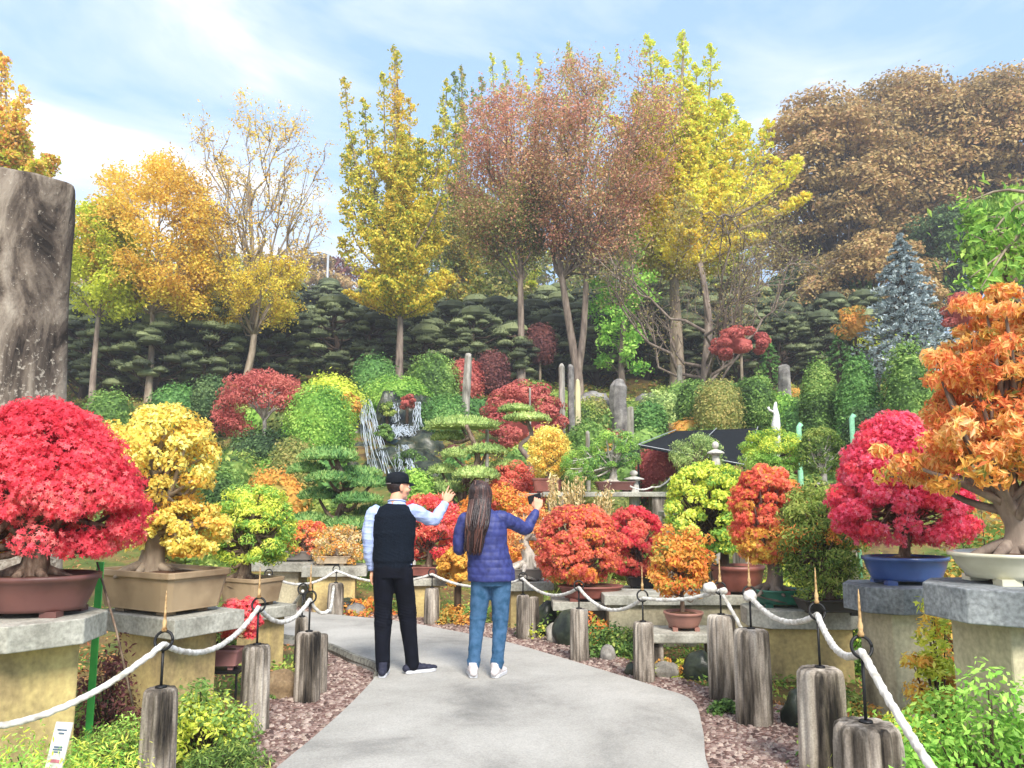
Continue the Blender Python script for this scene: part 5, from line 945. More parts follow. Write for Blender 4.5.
niwaki('pale topped niwaki pine right of the waterfall', [(424, 500, 412, 434, .6), (430, 466, 428, 444, .8), (466, 506, 440, 458, 0), (442, 466, 444, 462, -.2), (428, 456, 460, 478, 0), (452, 500, 462, 484, -.4), (428, 468, 476, 498, 0), (456, 506, 484, 502, .3), (490, 516, 456, 474, .2)],
       [(470, 530), (462, 490), (478, 460), (466, 425)], 468, 14.5, 'pine_pale', 2)
niwaki('little niwaki with two flat pads on a bare bent trunk', [(498, 534, 402, 414, .2), (504, 550, 410, 424, -.1)], [(528, 490), (530, 462), (520, 446), (532, 434), (524, 416)], 528, 15, 'pine_pale', 3, bark='bark_grey', tr=.07)
niwaki('dark green pine cloud behind the bonsai in the upper right corner', [(962, 1010, 192, 240, 0), (960, 1004, 226, 268, .2), (985, 1040, 180, 225, .4), (968, 1024, 250, 290, .2), (1000, 1060, 220, 270, 0)], [(1040, 460), (1030, 360), (1012, 280), (1000, 220)], 1040, 10.5, 'green_leaf', 4, n=900, tr=.12, group=None)
# broad-leaved branch in the corner above the orange bonsai
def magnolia():
    rs = np.random.RandomState(4); D = 8.5; p = at(1070, 500, D); root = empty('magnolia_tree', (p[0], D, 0)); tag(root, 'fresh green large leaved tree reaching in over the orange bonsai', 'tree'); B = MB(); mb = MB()
    T = [at(1075, 560, D)-[p[0], D, 0], at(1068, 400, D)-[p[0], D, 0], at(1050, 260, D)-[p[0], D, 0], at(1035, 180, D)-[p[0], D, 0]]; T[0][2] = -.2; tube(B, smooth_line(T, 12), np.linspace(.08, .03, 12), 8)
    for a in range(34):
        q = at(rs.uniform(965, 1070), rs.uniform(200, 290), D+rs.uniform(-.5, .5))-[p[0], D, 0]; s_ = smooth_line(T, 12)[rs.randint(5, 11)]; P_2 = smooth_line([s_, (s_+q)/2+[0, 0, .1], q], 6); tube(B, P_2, np.linspace(.025, .006, 6), 5)
        n = 34; leaves(mb, q+rs.randn(n, 3)*.13, np.tile([0, -.5, .8], (n, 1)), .11, .45, .7, rs, 'blade', .5)
    part('trunk', B, M['bark_pale'], root, smooth=True); part('crown', mb, M['bright_green'], root)
magnolia()
# pampas plumes
def pampas():
    rs = np.random.RandomState(6); D = 12.2; p = at(578, 520, D); gz = tz(p[0], D); root = empty('pampas_grass', (p[0], D, gz)); tag(root, 'clump of dry beige pampas plumes behind the red orange dome bonsai', 'ornamental grass'); mb = MB(); B = MB()
    for a in range(34):
        q = at(rs.uniform(548, 612), rs.uniform(474, 505), D+rs.uniform(-.3, .3))-[p[0], D, gz]; s_ = np.array([q[0]*.5, q[1]*.5, 0]); P = smooth_line([s_, (s_+q)/2+[0, 0, .1], q], 8); tube(B, P, np.linspace(.008, .004, 8), 4)
        t = rs.rand(60, 1)*.35; P2 = q-nrm(q-s_)*t+rs.randn(60, 3)*.025; leaves(mb, P2, np.tile(nrm(q-s_), (60, 1)), .07, .3, .4, rs, along=True)
    n = 900; a_ = rs.rand(n)*6.28; b_ = rs.rand(n, 1)**.5*.5; P = np.c_[np.cos(a_), np.sin(a_)*.6, np.zeros(n)]*b_; P[:, 2] = .2+rs.rand(n)*.5; leaves(B, P, np.c_[np.cos(a_)*.3, np.sin(a_)*.3, np.ones(n)], .6, .03, .15, rs, along=True)
    part('stalks', B, M['juniper'], root); part('plumes', mb, M['dry_grass'], root)
pampas()
# net roof
def netroof():
    root = empty('net_shelter', at(700, 460, 15.5)*[1, 1, 0]+[0, 0, 0]); o3 = np.array(root.location); tag(root, 'dark shade net shelter with a sloping roof among the shrubs', 'shade shelter')
    a, b_, c, d = at(638, 446, 15), at(744, 466, 14.4), at(758, 428, 17.0), at(676, 431, 17.4); mb = MB(); V = np.array([a, b_, c, d])-o3; n = 12; G = []
    for i2 in range(n+1):
        for j2 in range(n+1):
            u, v = i2/n, j2/n; q = V[0]*(1-u)*(1-v)+V[1]*u*(1-v)+V[2]*u*v+V[3]*(1-u)*v; q[2] -= .12*math.sin(u*PI)*math.sin(v*PI); G.append(q)
    G = np.array(G); i = np.arange(n)[:, None]*(n+1); j = np.arange(n)[None]; Q = np.stack([i+j, i+n+1+j, i+n+2+j, i+j+1], -1).reshape(-1, 4); mb.add(G, Q); o = part('net', mb, M['net_black'], root, smooth=True); s_ = o.modifiers.new('thick', 'SOLIDIFY'); s_.thickness = .02
    for q in V:
        mb = MB(); tube(mb, [(q[0], q[1], tz(q[0]+o3[0], q[1]+o3[1])-.1-o3[2]), q], .02, 6); part('post', mb, M['iron'], root)
    for q0, q1 in ((V[0], V[1]), (V[1], V[2]), (V[0], V[3]), ((V[0]+V[1])/2, (V[2]+V[3])/2)): mb = MB(); tube(mb, [q0+[0, 0, .03], q1+[0, 0, .03]], .008, 6); part('rail', mb, M['pole_grey'], root)
netroof()
# lamp post, stone lantern, white figure, pale pipes, green stake, leaning stick, plant label
def lamp():
    D = 52; p = at(327, 290, D); gz = tz(p[0], D); z = at(327, 254, D)[2]-gz; root = empty('lamp_post', (p[0], D, gz)); tag(root, 'slim grey lamp post above the clipped pines on the skyline', 'lamp post'); mb = MB(); tube(mb, [(0, 0, -.2), (0, 0, z*.5), (0, 0, z)], [.11, .09, .07], 8); part('pole', mb, M['pole_grey'], root, smooth=True)
    mb = MB(); tube(mb, [(0, 0, z-.02), (-.5, 0, z+.12), (-.8, 0, z+.14)], .06, 6); part('arm', mb, M['pole_grey'], root); mb = MB(); box(mb, (-1.05, 0, z+.12), (.6, .25, .12)); part('lamp_head', mb, M['pole_grey'], root)
lamp()
def lantern(label, px, yt, yb, D, w):
    p = at(px, yb, D); gz = p[2]; root = empty('stone_lantern', p); tag(root, label, 'stone lantern', 'stone lanterns'); h = at(px, yt, D)[2]-gz; mb = MB()
    lathe(mb, [(w*.3, tz(p[0], D)-gz-.1), (w*.24, 0), (w*.2, h*.3), (w*.3, h*.34), (w*.3, h*.38)], 12); part('shaft', mb, M['lantern'], root, smooth=False)
    mb = MB(); lathe(mb, [(w*.5, h*.40), (w*.5, h*.45), (w*.35, h*.52), (w*.12, h*.6), (w*.02, h*.62)], 12); part('cap', mb, M['lantern'], root)
    mb = MB(); V_, Q_ = sphere((0, 0, h*.8), (w*.2, w*.2, h*.18), 14, 9); mb.add(V_, Q_); part('finial', mb, M['lantern'], root, smooth=True)
lantern('round headed stone lantern by the edge of the dark net shelter', 716, 441, 462, 12, .26); lantern('small stone lantern at the far end of the terrace shelf', 634, 470, 486, 13.3, .34)
lantern('pale ball topped stone lantern between the heads of the couple', 413, 507, 528, 12.6, .2)
def figure():
    D = 16; p = at(776, 428, D); gz = tz(p[0], D); z0 = at(776, 430, D)[2]-gz; h = at(776, 402, D)[2]-gz; mb = MB(); tube(mb, [(0, 0, -.1), (0, 0, z0), (.0, 0, z0+.1), (.02, 0, z0+.3), (0, 0, h-.12), (.02, 0, h)], [.08, .08, .09, .06, .045, .02], 9); tube(mb, [(0, 0, h-.22), (-.12, 0, h-.16), (-.14, 0, h-.1)], .025, 6)
    o = part('stone_figure', mb, M['white_paint'], loc=(p[0], D, gz), smooth=True); tag(o, 'small white pointed garden figure above the bright green dome bonsai', 'garden figure')
figure()
for px, yt, lb in ((798, 424, 'pale green upright pipe between the two dome bonsai'), (851, 415, 'taller pale green pipe in front of the clipped columns')):
    D = 13; p = at(px, yt, D); gz = tz(p[0], D); mb = MB(); tube(mb, [(0, 0, -.1), (0, 0, (p[2]-gz)*.6), (.01, 0, p[2]-gz-.05), (.05, 0, p[2]-gz)], .042, 9); tag(part('pipe', mb, M['pale_green_pipe'], loc=(p[0], D, gz), smooth=True), lb, 'pipe', 'pale green pipes')
p = at(98, 600, 5.3); mb = MB(); box(mb, (0, 0, .55), (.045, .012, 1.2)); bevel(part('garden_stake', mb, M['green_tape'], loc=(p[0], 5.3, -.03)), .002); tag(bpy.data.objects['garden_stake'], 'bright green flat stake between the yellow block and the tan planter', 'garden stake')
a_, b_ = at(97, 562, 5.0), at(133, 706, 4.9); mb = MB(); tube(mb, [a_, (a_+b_)/2+[.01, 0, .01], b_], [.006, .007, .008], 6); tag(part('stick', mb, M['bark_bonsai'], smooth=True), 'thin brown stick leaning in front of the green stake', 'stick')
def plantsign():
    p = at(56, 748, 3.9); root = empty('plant_label', (p[0], 3.9, 0), R(-12)); tag(root, 'slanted white plant label standing in the groundcover at the front', 'plant label'); mb = MB(); z1 = at(56, 724, 3.9)[2]; z0 = at(56, 772, 3.9)[2]
    V = np.array([[-.055, 0, z0], [.035, 0, z0], [.055, .03, z1], [-.035, .03, z1]]); mb.add(np.r_[V, V+[0, .006, 0]], np.array([[0, 1, 2, 3], [7, 6, 5, 4], [0, 4, 5, 1], [1, 5, 6, 2], [2, 6, 7, 3], [3, 7, 4, 0]])); pl = part('plate', mb, M['sign_white'], root)
    mb = MB(); tube(mb, [(-.01, .012, -.05), (-.01, .012, z0+.05)], .006, 6); part('stake', mb, M['iron'], root)
    mb = MB(); paint('print_grey', '#5c7088', .6); paint('print_pink', '#d08090', .6)
    for f, w_ in ((.85, .05), (.78, .03), (.5, .045), (.45, .05), (.4, .035)):
        c = V[0]*(1-f)+V[3]*f; c = c+[.045, -.003, 0]; box(mb, c, (w_, .002, .006))
    part('print', mb, M['print_grey'], root)
    mb = MB(); c = V[0]*.78+V[3]*.22+[.045, -.003, 0]; box(mb, c, (.05, .002, .014)); part('print', mb, M['print_pink'], root)
plantsign()
# foreground planting
def bush(name, label, px, D, w, h, leaf, n, size, seed, kind='d', leaf2=None, asp=.5, group='low planting at the front', dep=.8, ncl=30, jit=.7, cr=.22):
    p = at(px, 700, D); rs = np.random.RandomState(seed); root = empty(name, (p[0], D, 0)); tag(root, label, 'shrub', group); mb = MB(); B = MB(); mats = [M[leaf]]+([M[leaf2]] if leaf2 else [])
    C = fib(ncl, rs, -.1)*np.array([w/2, w/2*dep, h])*(.55+.35*rs.rand(ncl, 1)); per = n//ncl
    for q in C:
        u = fib(per, rs, -.6); s_ = w*cr*(.7+.6*rs.rand()); s_ = min(s_, h*.55); P = q+u*np.array([s_, s_, s_*.8])*(.5+.5*rs.rand(per, 1)); P[:, 2] = np.maximum(P[:, 2], .01); leaves(mb, P, u+[0, 0, .7], size, asp, jit, rs, kind, rnd=rs.rand(), mat=int(leaf2 is not None and rs.rand() < .4))
        tube(B, smooth_line([(q[0]*.2, q[1]*.2, -.02), q*.6, q], 5), np.linspace(.008, .003, 5), 4)
    part('stem', B, M['bark_dark'], root, smooth=True); part('foliage', mb, mats, root); return root
bush('azalea_shrub', 'glossy yellow green azalea bush beside the second left post', 205, 5.1, .62, .46, 'green_leaf', 3600, .035, 1, leaf2='lime_leaf', ncl=44)
bush('groundcover_juniper', 'feathery light green creeper under the red maple stand', 55, 4.0, 1.15, .40, 'fresh_green', 8000, .03, 2, asp=.25, leaf2='lime_leaf', ncl=50)
bush('groundcover_juniper', 'yellow tinted creeper patch left of the nearest log post', 118, 4.6, .62, .36, 'fresh_green', 4600, .03, 3, asp=.3, leaf2='juniper', ncl=34)
bush('groundcover_juniper', 'soft grassy tuft right of the nearest log post', 228, 4.75, .5, .16, 'juniper', 2400, .04, 4, asp=.2, leaf2='green_leaf', ncl=30)
bush('groundcover_juniper', 'low green creeper between the second post and the kerb pair', 278, 6.6, .5, .12, 'green_leaf', 1500, .04, 5, ncl=22)
bush('dark_twiggy_shrub', 'dark red leaved twigs in the gap beside the green stake', 108, 5.6, .5, .62, 'mauve_leaf', 1300, .035, 6, ncl=30)
bush('azalea_shrub', 'large bright green azalea filling the right corner', 985, 3.75, 1.25, .80, 'bright_green', 9000, .034, 7, leaf2='fresh_green', ncl=90, cr=.13)
bush('azalea_shrub', 'yellow tipped azalea tufts in front of the tall blue pot stand', 905, 4.5, .75, .44, 'bright_green', 4200, .034, 8, leaf2='lime_leaf', ncl=46, cr=.16)
bush('gold_shrub', 'golden conifer shrub squeezed between the two granite stands', 940, 5.15, .42, 1.02, 'lime_leaf', 4200, .045, 9, leaf2='gold_leaf', ncl=46, cr=.2, asp=.4)
bush('groundcover_juniper', 'ochre green tuft between the tall stained post and the stone block', 842, 5.6, .5, .25, 'juniper', 1600, .04, 10, leaf2='pale_mix', ncl=24)
bush('groundcover_juniper', 'green mound of creeper right of the short log post', 612, 8.2, .75, .26, 'green_leaf', 2200, .045, 11, leaf2='juniper', ncl=26)
bush('orange_shrub', 'low orange tufts just behind the short log post', 598, 8.6, .5, .36, 'orange_mix', 1200, .045, 12, ncl=18)
bush('groundcover_juniper', 'green creeper on the bank right of the woman', 552, 9.3, .8, .3, 'green_leaf', 2000, .05, 13, leaf2='lime_leaf', ncl=24)
bush('groundcover_juniper', 'yellow moss and tufts under the low stone table', 672, 7.3, .6, .12, 'pale_mix', 1500, .04, 14, leaf2='lime_leaf', ncl=22)
bush('azalea_shrub', 'small green tuft at the foot of the sturdy fluted post', 726, 6.0, .3, .1, 'green_leaf', 700, .035, 15, ncl=14)
bush('groundcover_juniper', 'low weeds and orange leaves at the far edge of the path', 370, 10.9, 1.1, .18, 'orange_mix', 1500, .05, 16, leaf2='green_leaf', ncl=24)
bush('groundcover_juniper', 'green fringe of weeds between the couple at the path edge', 460, 10.2, .8, .2, 'green_leaf', 1500, .05, 17, leaf2='pale_mix', ncl=24)
bush('dark_twiggy_shrub', 'olive brush behind the juniper planter', 215, 8.6, 1.0, .55, 'juniper', 1800, .05, 18, ncl=26)
bush('lime_shrub', 'yellow green tops of a bush rising behind the green juniper', 812, 8.2, .95, 1.35, 'lime_leaf', 5200, .05, 19, leaf2='juniper', ncl=60, cr=.16)
bush('groundcover_juniper', 'leafy green bush below the magenta maple', 838, 7.4, .7, .8, 'green_leaf', 3200, .05, 20, leaf2='fresh_green', ncl=40)
bush('gold_shrub', 'mottled yellow and green leaves behind the massive grey trunk', 1000, 6.6, 1.7, 1.75, 'pale_mix', 6000, .06, 21, leaf2='green_leaf', ncl=70, cr=.13)
for lb, px, D, w, h, mt, sd_ in [('dark rounded stone under the low stone table', 505+195, 7.1, .28, .22, 'rock_dark', 1), ('pale pebbled stone under the low stone table', 666, 7.2, .26, .12, 'stone_white', 2), ('mossy dark rock right of the sturdy fluted post', 797, 5.7, .24, .24, 'rock_dark', 3), ('small dark stone left of the low stone table', 632, 7.25, .14, .1, 'rock_dark', 4), ('grey stone beside the short log post', 608, 7.9, .14, .14, 'rock_grey', 5),
                                 ('round grey stone behind the second left post', 281, 6.5, .26, .2, 'rock_tan', 6), ('flat orange leaved stone at the far path edge', 355, 10.8, .3, .16, 'rock_grey', 7), ('dark stone by the far path edge near the man', 345, 11, .35, .2, 'rock_dark', 8), ('blackish rock in the weeds behind the ridged post', 545, 9.2, .3, .36, 'rock_dark', 9), ('blue black stone trough under the red orange dome', 578, 8.75, .5, .34, 'rock_dark', 10), ('pale stone in the tufts right of the woman', 556, 8.8, .22, .2, 'stone_white', 11), ('grey stone in front of the yellow green creeper', 95, 4.1, .2, .16, 'rock_grey', 12)]:
    rock(lb, px, 660, w, h, D, mt, 80+sd_)
# ------------------------------------------------------------------ people
def fuse(mb, name, voxel=.006, sm=4, disp=None):
    me = mb.mesh('raw'); o = bpy.data.objects.new('raw', me); col.objects.link(o)
    r = o.modifiers.new('r', 'REMESH'); r.mode = 'VOXEL'; r.voxel_size = voxel
    s_ = o.modifiers.new('s', 'SMOOTH'); s_.factor = .5; s_.iterations = sm
    dg = bpy.context.evaluated_depsgraph_get(); ev = o.evaluated_get(dg); out_ = bpy.data.meshes.new_from_object(ev); out_.name = name
    bpy.data.objects.remove(o); n = len(out_.vertices); co = np.empty(n*3, 'f'); out_.vertices.foreach_get('co', co); co = co.reshape(-1, 3)
    if disp is not None: no = np.empty(n*3, 'f'); out_.vertices.foreach_get('normal', no); co = co+no.reshape(-1, 3)*disp(co)[:, None]; out_.vertices.foreach_set('co', co.astype('f').ravel())
    out_.polygons.foreach_set('use_smooth', np.ones(len(out_.polygons), bool)); out_.update(); return out_
def rings(mb, L_, n=28, m=None):
    L_ = np.array(L_, float); L_ = smooth_line(L_, m or len(L_)*5); an = np.arange(n)*2*PI/n; V = np.concatenate([np.c_[a[0]+np.cos(an)*a[3], a[1]+np.sin(an)*a[4], np.full(n, a[2])] for a in L_])
    k = len(L_); i = np.arange(k-1)[:, None]*n; j = np.arange(n)[None]; j2 = (j+1) % n; Q = np.stack([i+j, i+j2, i+n+j2, i+n+j], -1).reshape(-1, 4)
    mb.add(V, [Q, np.stack([np.arange(n)[::-1], np.arange(n)+(k-1)*n])]); return mb
def limb(mb, pts, rad, n=18, m=24, quilt=0):
    P = smooth_line(pts, m); t = np.linspace(0, 1, m); r = np.interp(t, np.linspace(0, 1, len(rad)), rad)
    if quilt: r = r*(.94+.10*np.abs(np.sin(t*PI*quilt))**.4)
    tube(mb, P, r, n); V_, Q_ = sphere(P[0], (r[0],)*3, 16, 10); mb.add(V_, Q_); V_, Q_ = sphere(P[-1], (r[-1]*.98,)*3, 16, 10); mb.add(V_, Q_); return mb
def ell(mb, c, r, rot=None):
    V_, Q_ = sphere((0, 0, 0), r, 20, 14)
    if rot is not None: V_ = V_@np.array(rot).T
    mb.add(V_+np.array(c), Q_); return mb
def hand(mb, w, d, side, pn, L_=.175, curl=(.3, .3, .35, .4), thumb=.5):
    """w wrist, d along the hand, side towards the thumb, pn out of the palm"""
    d = nrm(d); pn = nrm(np.array(pn)-d*np.dot(pn, d)); side = nrm(np.array(side)-d*np.dot(side, d)-pn*np.dot(side, pn)); w = np.array(w, float); pl = L_*.52
    for f in np.linspace(-.5, .5, 4): tube(mb, [w, w+d*pl*.5+side*f*L_*.36, w+d*pl+side*f*L_*.38], [.017, .0155, .0135], 10)
    ell(mb, w, (.021, .021, .021)); ell(mb, w+d*pl*.45+side*.022-pn*-.006, (.016, .016, .016))
    lens = [.40, .45, .42, .33]
    for k_, (f, l, cu) in enumerate(zip((.5, .17, -.17, -.5), lens, curl)):
        p0 = w+d*pl*.92+side*f*L_*.40; dirn = nrm(d+side*f*.12); P = [w+d*pl*.6+side*f*L_*.34, p0]; ang = 0; q = p0
        for s_, a_ in ((.45, cu*.7), (.32, cu*1.1), (.25, cu*.8)): ang += a_; q = q+(dirn*math.cos(ang)+pn*math.sin(ang))*L_*l*s_*1.05; P.append(q)
        tube(mb, P, [.0095, .0092, .0084, .0076, .006], 10); ell(mb, P[-1], (.006,)*3)
    b0 = w+d*pl*.22+side*.018; q1 = b0+nrm(side*.9+d*.6+pn*.3)*L_*.2; q2 = q1+nrm(side*(.6-thumb*.5)+d*.9+pn*.35*thumb)*L_*.19; q3 = q2+nrm(side*(.35-thumb*.6)+d+pn*.5*thumb)*L_*.14
    tube(mb, [b0-d*.01, b0, q1, q2, q3], [.013, .0135, .0115, .0095, .007], 10); ell(mb, q3, (.007,)*3)
def head(mb, c, yaw, k=1.0, tilt=0):
    ca, sa = math.cos(yaw), math.sin(yaw); Rz = np.array([[ca, -sa, 0], [sa, ca, 0], [0, 0, 1]])
    def e(p_, r_): ell(mb, Rz@(np.array(p_)*k)+c, np.array(r_)*k, Rz)
    e((0, -.012, .025), (.076, .096, .092)); e((0, .02, -.02), (.066, .075, .085)); e((0, .032, -.068), (.052, .05, .046)); e((0, .066, -.098), (.024, .02, .018)); e((0, .05, -.03), (.055, .045, .05))
    e((0, .093, .018), (.045, .014, .012)); e((0, .112, -.022), (.013, .018, .014)); e((0, .10, .0), (.009, .014, .024)); e((0, .092, -.058), (.022, .012, .007)); e((0, .09, -.069), (.019, .012, .007))
    for s_ in (-1, 1): e((s_*.079, -.004, -.012), (.009, .02, .032)); e((s_*.045, .06, -.03), (.022, .03, .022))
    return Rz
def face_bits(root_body, c, Rz, k=1.0):
    mb = MB()
    for s_ in (-1, 1):
        m2 = MB(); ell(m2, Rz@(np.array([s_*.031, .087, .0])*k)+c, (.0125*k,)*3); part('eye', m2, M['white_paint'], root_body, smooth=True)
        m3 = MB(); ell(m3, Rz@(np.array([s_*.031, .0975, .0])*k)+c, (.0055*k,)*3); part('iris', m3, M['hair'], root_body, smooth=True)
        m4 = MB(); tube(m4, [Rz@(np.array([s_*x, .10-.006*(x > .03), .024+.004*(x > .02)])*k)+c for x in (.014, .03, .046)], [.003, .004, .002], 6); part('eyebrow', m4, M['hair'], root_body, smooth=True)
def shoe(root, ank, dirv, L_, mat, solemat, wd=.047):
    dirv = nrm(np.array([dirv[0], dirv[1], 0.])); sd_ = np.array([dirv[1], -dirv[0], 0]); a0 = np.array([ank[0], ank[1], 0.])-dirv*L_*.24; mb = MB()
    for f, w_, h_ in ((.03, .034, .045), (.12, .037, .055), (.28, .037, .065), (.42, .040, .052), (.58, .044, .042), (.75, .044, .034), (.9, .035, .028), (.97, .022, .022)): ell(mb, a0+dirv*L_*f+[0, 0, .018+h_*.62], (w_, w_, h_*.72))
    tube(mb, [a0+dirv*L_*.16+[0, 0, .06], a0+dirv*L_*.18+[0, 0, .125]], [.044, .045], 14)
    s = part('shoe', fuse(mb, 'shoe', .005, 5), M[mat], root); mb = MB(); pr = []
    for f, w_ in ((0, .018), (.03, .031), (.15, .038), (.35, .037), (.55, .043), (.75, .047), (.9, .038), (.98, .02), (1.0, .008)): pr.append((f, w_))
    poly = [(a0+dirv*L_*f-sd_*w_)[:2] for f, w_ in pr]+[(a0+dirv*L_*f+sd_*w_)[:2] for f, w_ in pr[::-1]]; prism(mb, poly[::-1], .001, .03); bevel(part('sole', mb, M[solemat], s), .006, 3)
def seam_noise(a, fr, sd): return lambda co: a*wob(co*[1, 1, 1.0], sd, fr)+a*.7*wob(co*[1, 1, .35], sd+3, fr*2.2)

def man():
    p = gnd(393, 676, PH); root = empty('person', (p[0], p[1], PH)); tag(root, 'person in a dark cap and black vest over pale blue shirt, one arm raised', 'person'); root.scale = (.972,)*3
    hc = np.array([.015, .01, 1.615]); yaw = R(-58); b = MB(); Rz = head(b, hc, yaw)
    limb(b, [(0, -.03, 1.42), (.0, -.02, 1.5), (.012, .0, 1.56)], [.06, .056, .055])
    rings(b, [(-.02, 0, .86, .14, .10), (-.02, 0, .95, .15, .11), (-.02, 0, 1.1, .145, .10), (-.015, 0, 1.28, .165, .105), (-.01, -.01, 1.40, .16, .09), (0, -.02, 1.46, .09, .06)])
    hipL, kneeL, ankL = (-.10, 0, .90), (-.10, .035, .50), (-.085, -.02, .09); hipR, kneeR, ankR = (.07, 0, .90), (.105, .085, .50), (.155, .11, .09)
    limb(b, [hipL, kneeL, ankL], [.085, .075, .055, .05, .04]); limb(b, [hipR, kneeR, ankR], [.085, .075, .055, .05, .04])
    for a, d in ((ankL, (0, 1)), (ankR, (.86, .5))): ell(b, np.array(a)+[d[0]*.05, d[1]*.05, -.045], (.035, .035, .03)); ell(b, np.array(a)+[d[0]*.11, d[1]*.11, -.055], (.03, .03, .02))
    shL, elL, wrL = (-.195, -.01, 1.385), (-.235, -.01, 1.12), (-.21, .06, .885); shR, elR, wrR = (.165, 0, 1.40), (.325, .13, 1.325), (.415, .22, 1.47)
    limb(b, [shL, elL, wrL], [.048, .043, .038, .03, .024]); limb(b, [shR, elR, wrR], [.048, .043, .038, .03, .024])
    hand(b, wrL, (.03, .05, -1), (.2, 1, 0), (1, -.1, 0), .18, (.25, .3, .35, .4), .6); hand(b, wrR, (.38, .25, .85), (-.7, .2, .5), (.2, 1, -.2), .18, (.02, .45, .6, .7), .1)
    body = part('body', fuse(b, 'body', .0048, 4), M['skin'], root); face_bits(body, hc, Rz)
    s = MB(); rings(s, [(-.02, 0, .92, .165, .118), (-.02, 0, 1.1, .165, .115), (-.015, 0, 1.28, .18, .118), (-.01, -.01, 1.39, .172, .10), (0, -.02, 1.45, .095, .07), (.0, -.015, 1.485, .066, .062)])
    limb(s, [np.array(shL)+[.03, 0, .0], shL, (-.232, -.01, 1.25), elL, (-.232, .02, 1.02), (-.214, .05, .91)], [.062, .064, .062, .056, .052, .046, .036]); limb(s, [np.array(shR)+[-.03, 0, 0], shR, (.25, .065, 1.35), elR, (.365, .17, 1.385), (.405, .205, 1.45)], [.062, .063, .060, .057, .052, .046, .036])
    sh = part('shirt', fuse(s, 'shirt', .006, 4, lambda co: .006*wob(co, 2, 16)+.005*np.maximum(0, wob(co*[.8, .8, 1.3], 5, 34))), M['shirt'], root)
    c_ = MB(); a = np.linspace(0, 2*PI, 30); tube(c_, np.c_[.004+.063*np.cos(a), -.008+.060*np.sin(a), 1.487+.012*np.sin(a+PI)], .014, 8, sq=(1.5, .6)); part('collar', c_, M['shirt'], sh, smooth=True)
    for cu, ax in (((-.2135, .052, .905), (-.01, .05, -1)), ((.408, .208, 1.455), (.38, .3, .85))): k2 = MB(); tube(k2, [np.array(cu)-nrm(ax)*.03, np.array(cu)+nrm(ax)*.022], [.040, .037], 18); part('cuff', k2, M['shirt'], sh, smooth=True)
    v = MB(); rings(v, [(-.02, 0, .905, .160, .122), (-.02, 0, .915, .170, .128), (-.02, 0, .96, .172, .130), (-.02, 0, .985, .182, .136), (-.02, 0, 1.1, .182, .133), (-.015, -.005, 1.25, .190, .133), (-.012, -.01, 1.36, .183, .120), (-.005, -.015, 1.425, .150, .098), (0, -.02, 1.455, .100, .080), (0, -.02, 1.47, .078, .07)])
    part('vest', fuse(v, 'vest', .006, 3, lambda co: .007*wob(co*[1, 1, .7], 7, 13)+.005*np.maximum(0, wob(co*[.7, .7, 1.5], 9, 22))), M['vest'], root)
    t = MB(); rings(t, [(-.015, 0, .83, .165, .115), (-.018, 0, .90, .172, .125), (-.02, 0, .96, .162, .120)]); 
    limb(t, [(-.098, -.002, .87), (-.10, .01, .72), kneeL, (-.095, .0, .28), (-.088, -.015, .075)], [.098, .090, .074, .066, .064]); limb(t, [(.065, -.002, .87), (.082, .03, .72), kneeR, (.13, .095, .28), (.15, .108, .075)], [.098, .090, .074, .066, .064])
    part('trousers', fuse(t, 'trousers', .0065, 4, lambda co: .008*wob(co*[1, 1, .8], 4, 13)+.006*np.maximum(0, wob(co*[.6, .6, 1.5], 6, 26))*(.4+np.exp(-((co[:, 2]-.5)/.08)**2)+np.exp(-((co[:, 2]-.13)/.08)**2))), M['trousers'], root)
    shoe(root, ankL, (-.05, 1), .29, 'shoe_dark', 'sole'); shoe(root, ankR, (.88, .47), .29, 'shoe_dark', 'sole')
    # cap: crown, brim, back strap; hair under it
    ca, sa = math.cos(yaw), math.sin(yaw); h = MB()
    ell(h, hc+Rz@np.array([0, -.02, .015]), (.0785, .090, .085), Rz); hm = fuse(h, 'hair', .005, 2); part('hair', hm, M['hair'], root)
    k = MB(); prof = [(1.03, .028), (1.06, .05), (1.05, .08), (.93, .108), (.66, .126), (.3, .134), (.02, .136)]
    lathe(k, prof, 40, .082, .100); k.v[-1][:] = (k.v[-1]+[0, -.010, 0])@Rz.T+hc; cp = part('cap', k, M['cap'], root, smooth=True)
    br = MB(); n = 15; V = []
    for u in np.linspace(-1, 1, n):
        for w_ in (0, .5, 1): V.append([u*.070, .072+math.sqrt(max(0, 1-u*u))*(.012+.075*w_), .040-.022*w_-.014*u*u])
    V = np.array(V); V2 = np.r_[V, V+[0, 0, .005]]@Rz.T+hc; i = np.arange(n-1)[:, None]*3; j = np.arange(2)[None]; Q = np.stack([i+j, i+3+j, i+4+j, i+1+j], -1).reshape(-1, 4); br.add(V2, [Q[:, ::-1], Q+len(V)]); part('brim', br, M['cap'], cp, smooth=True)
    st = MB(); tube(st, [hc+Rz@np.array([x, y, .028]) for x, y in ((-.05, -.098), (0, -.118), (.05, -.098))], [.006]*3, 6); part('strap', st, M['pot_grey'], cp, smooth=True)
man()

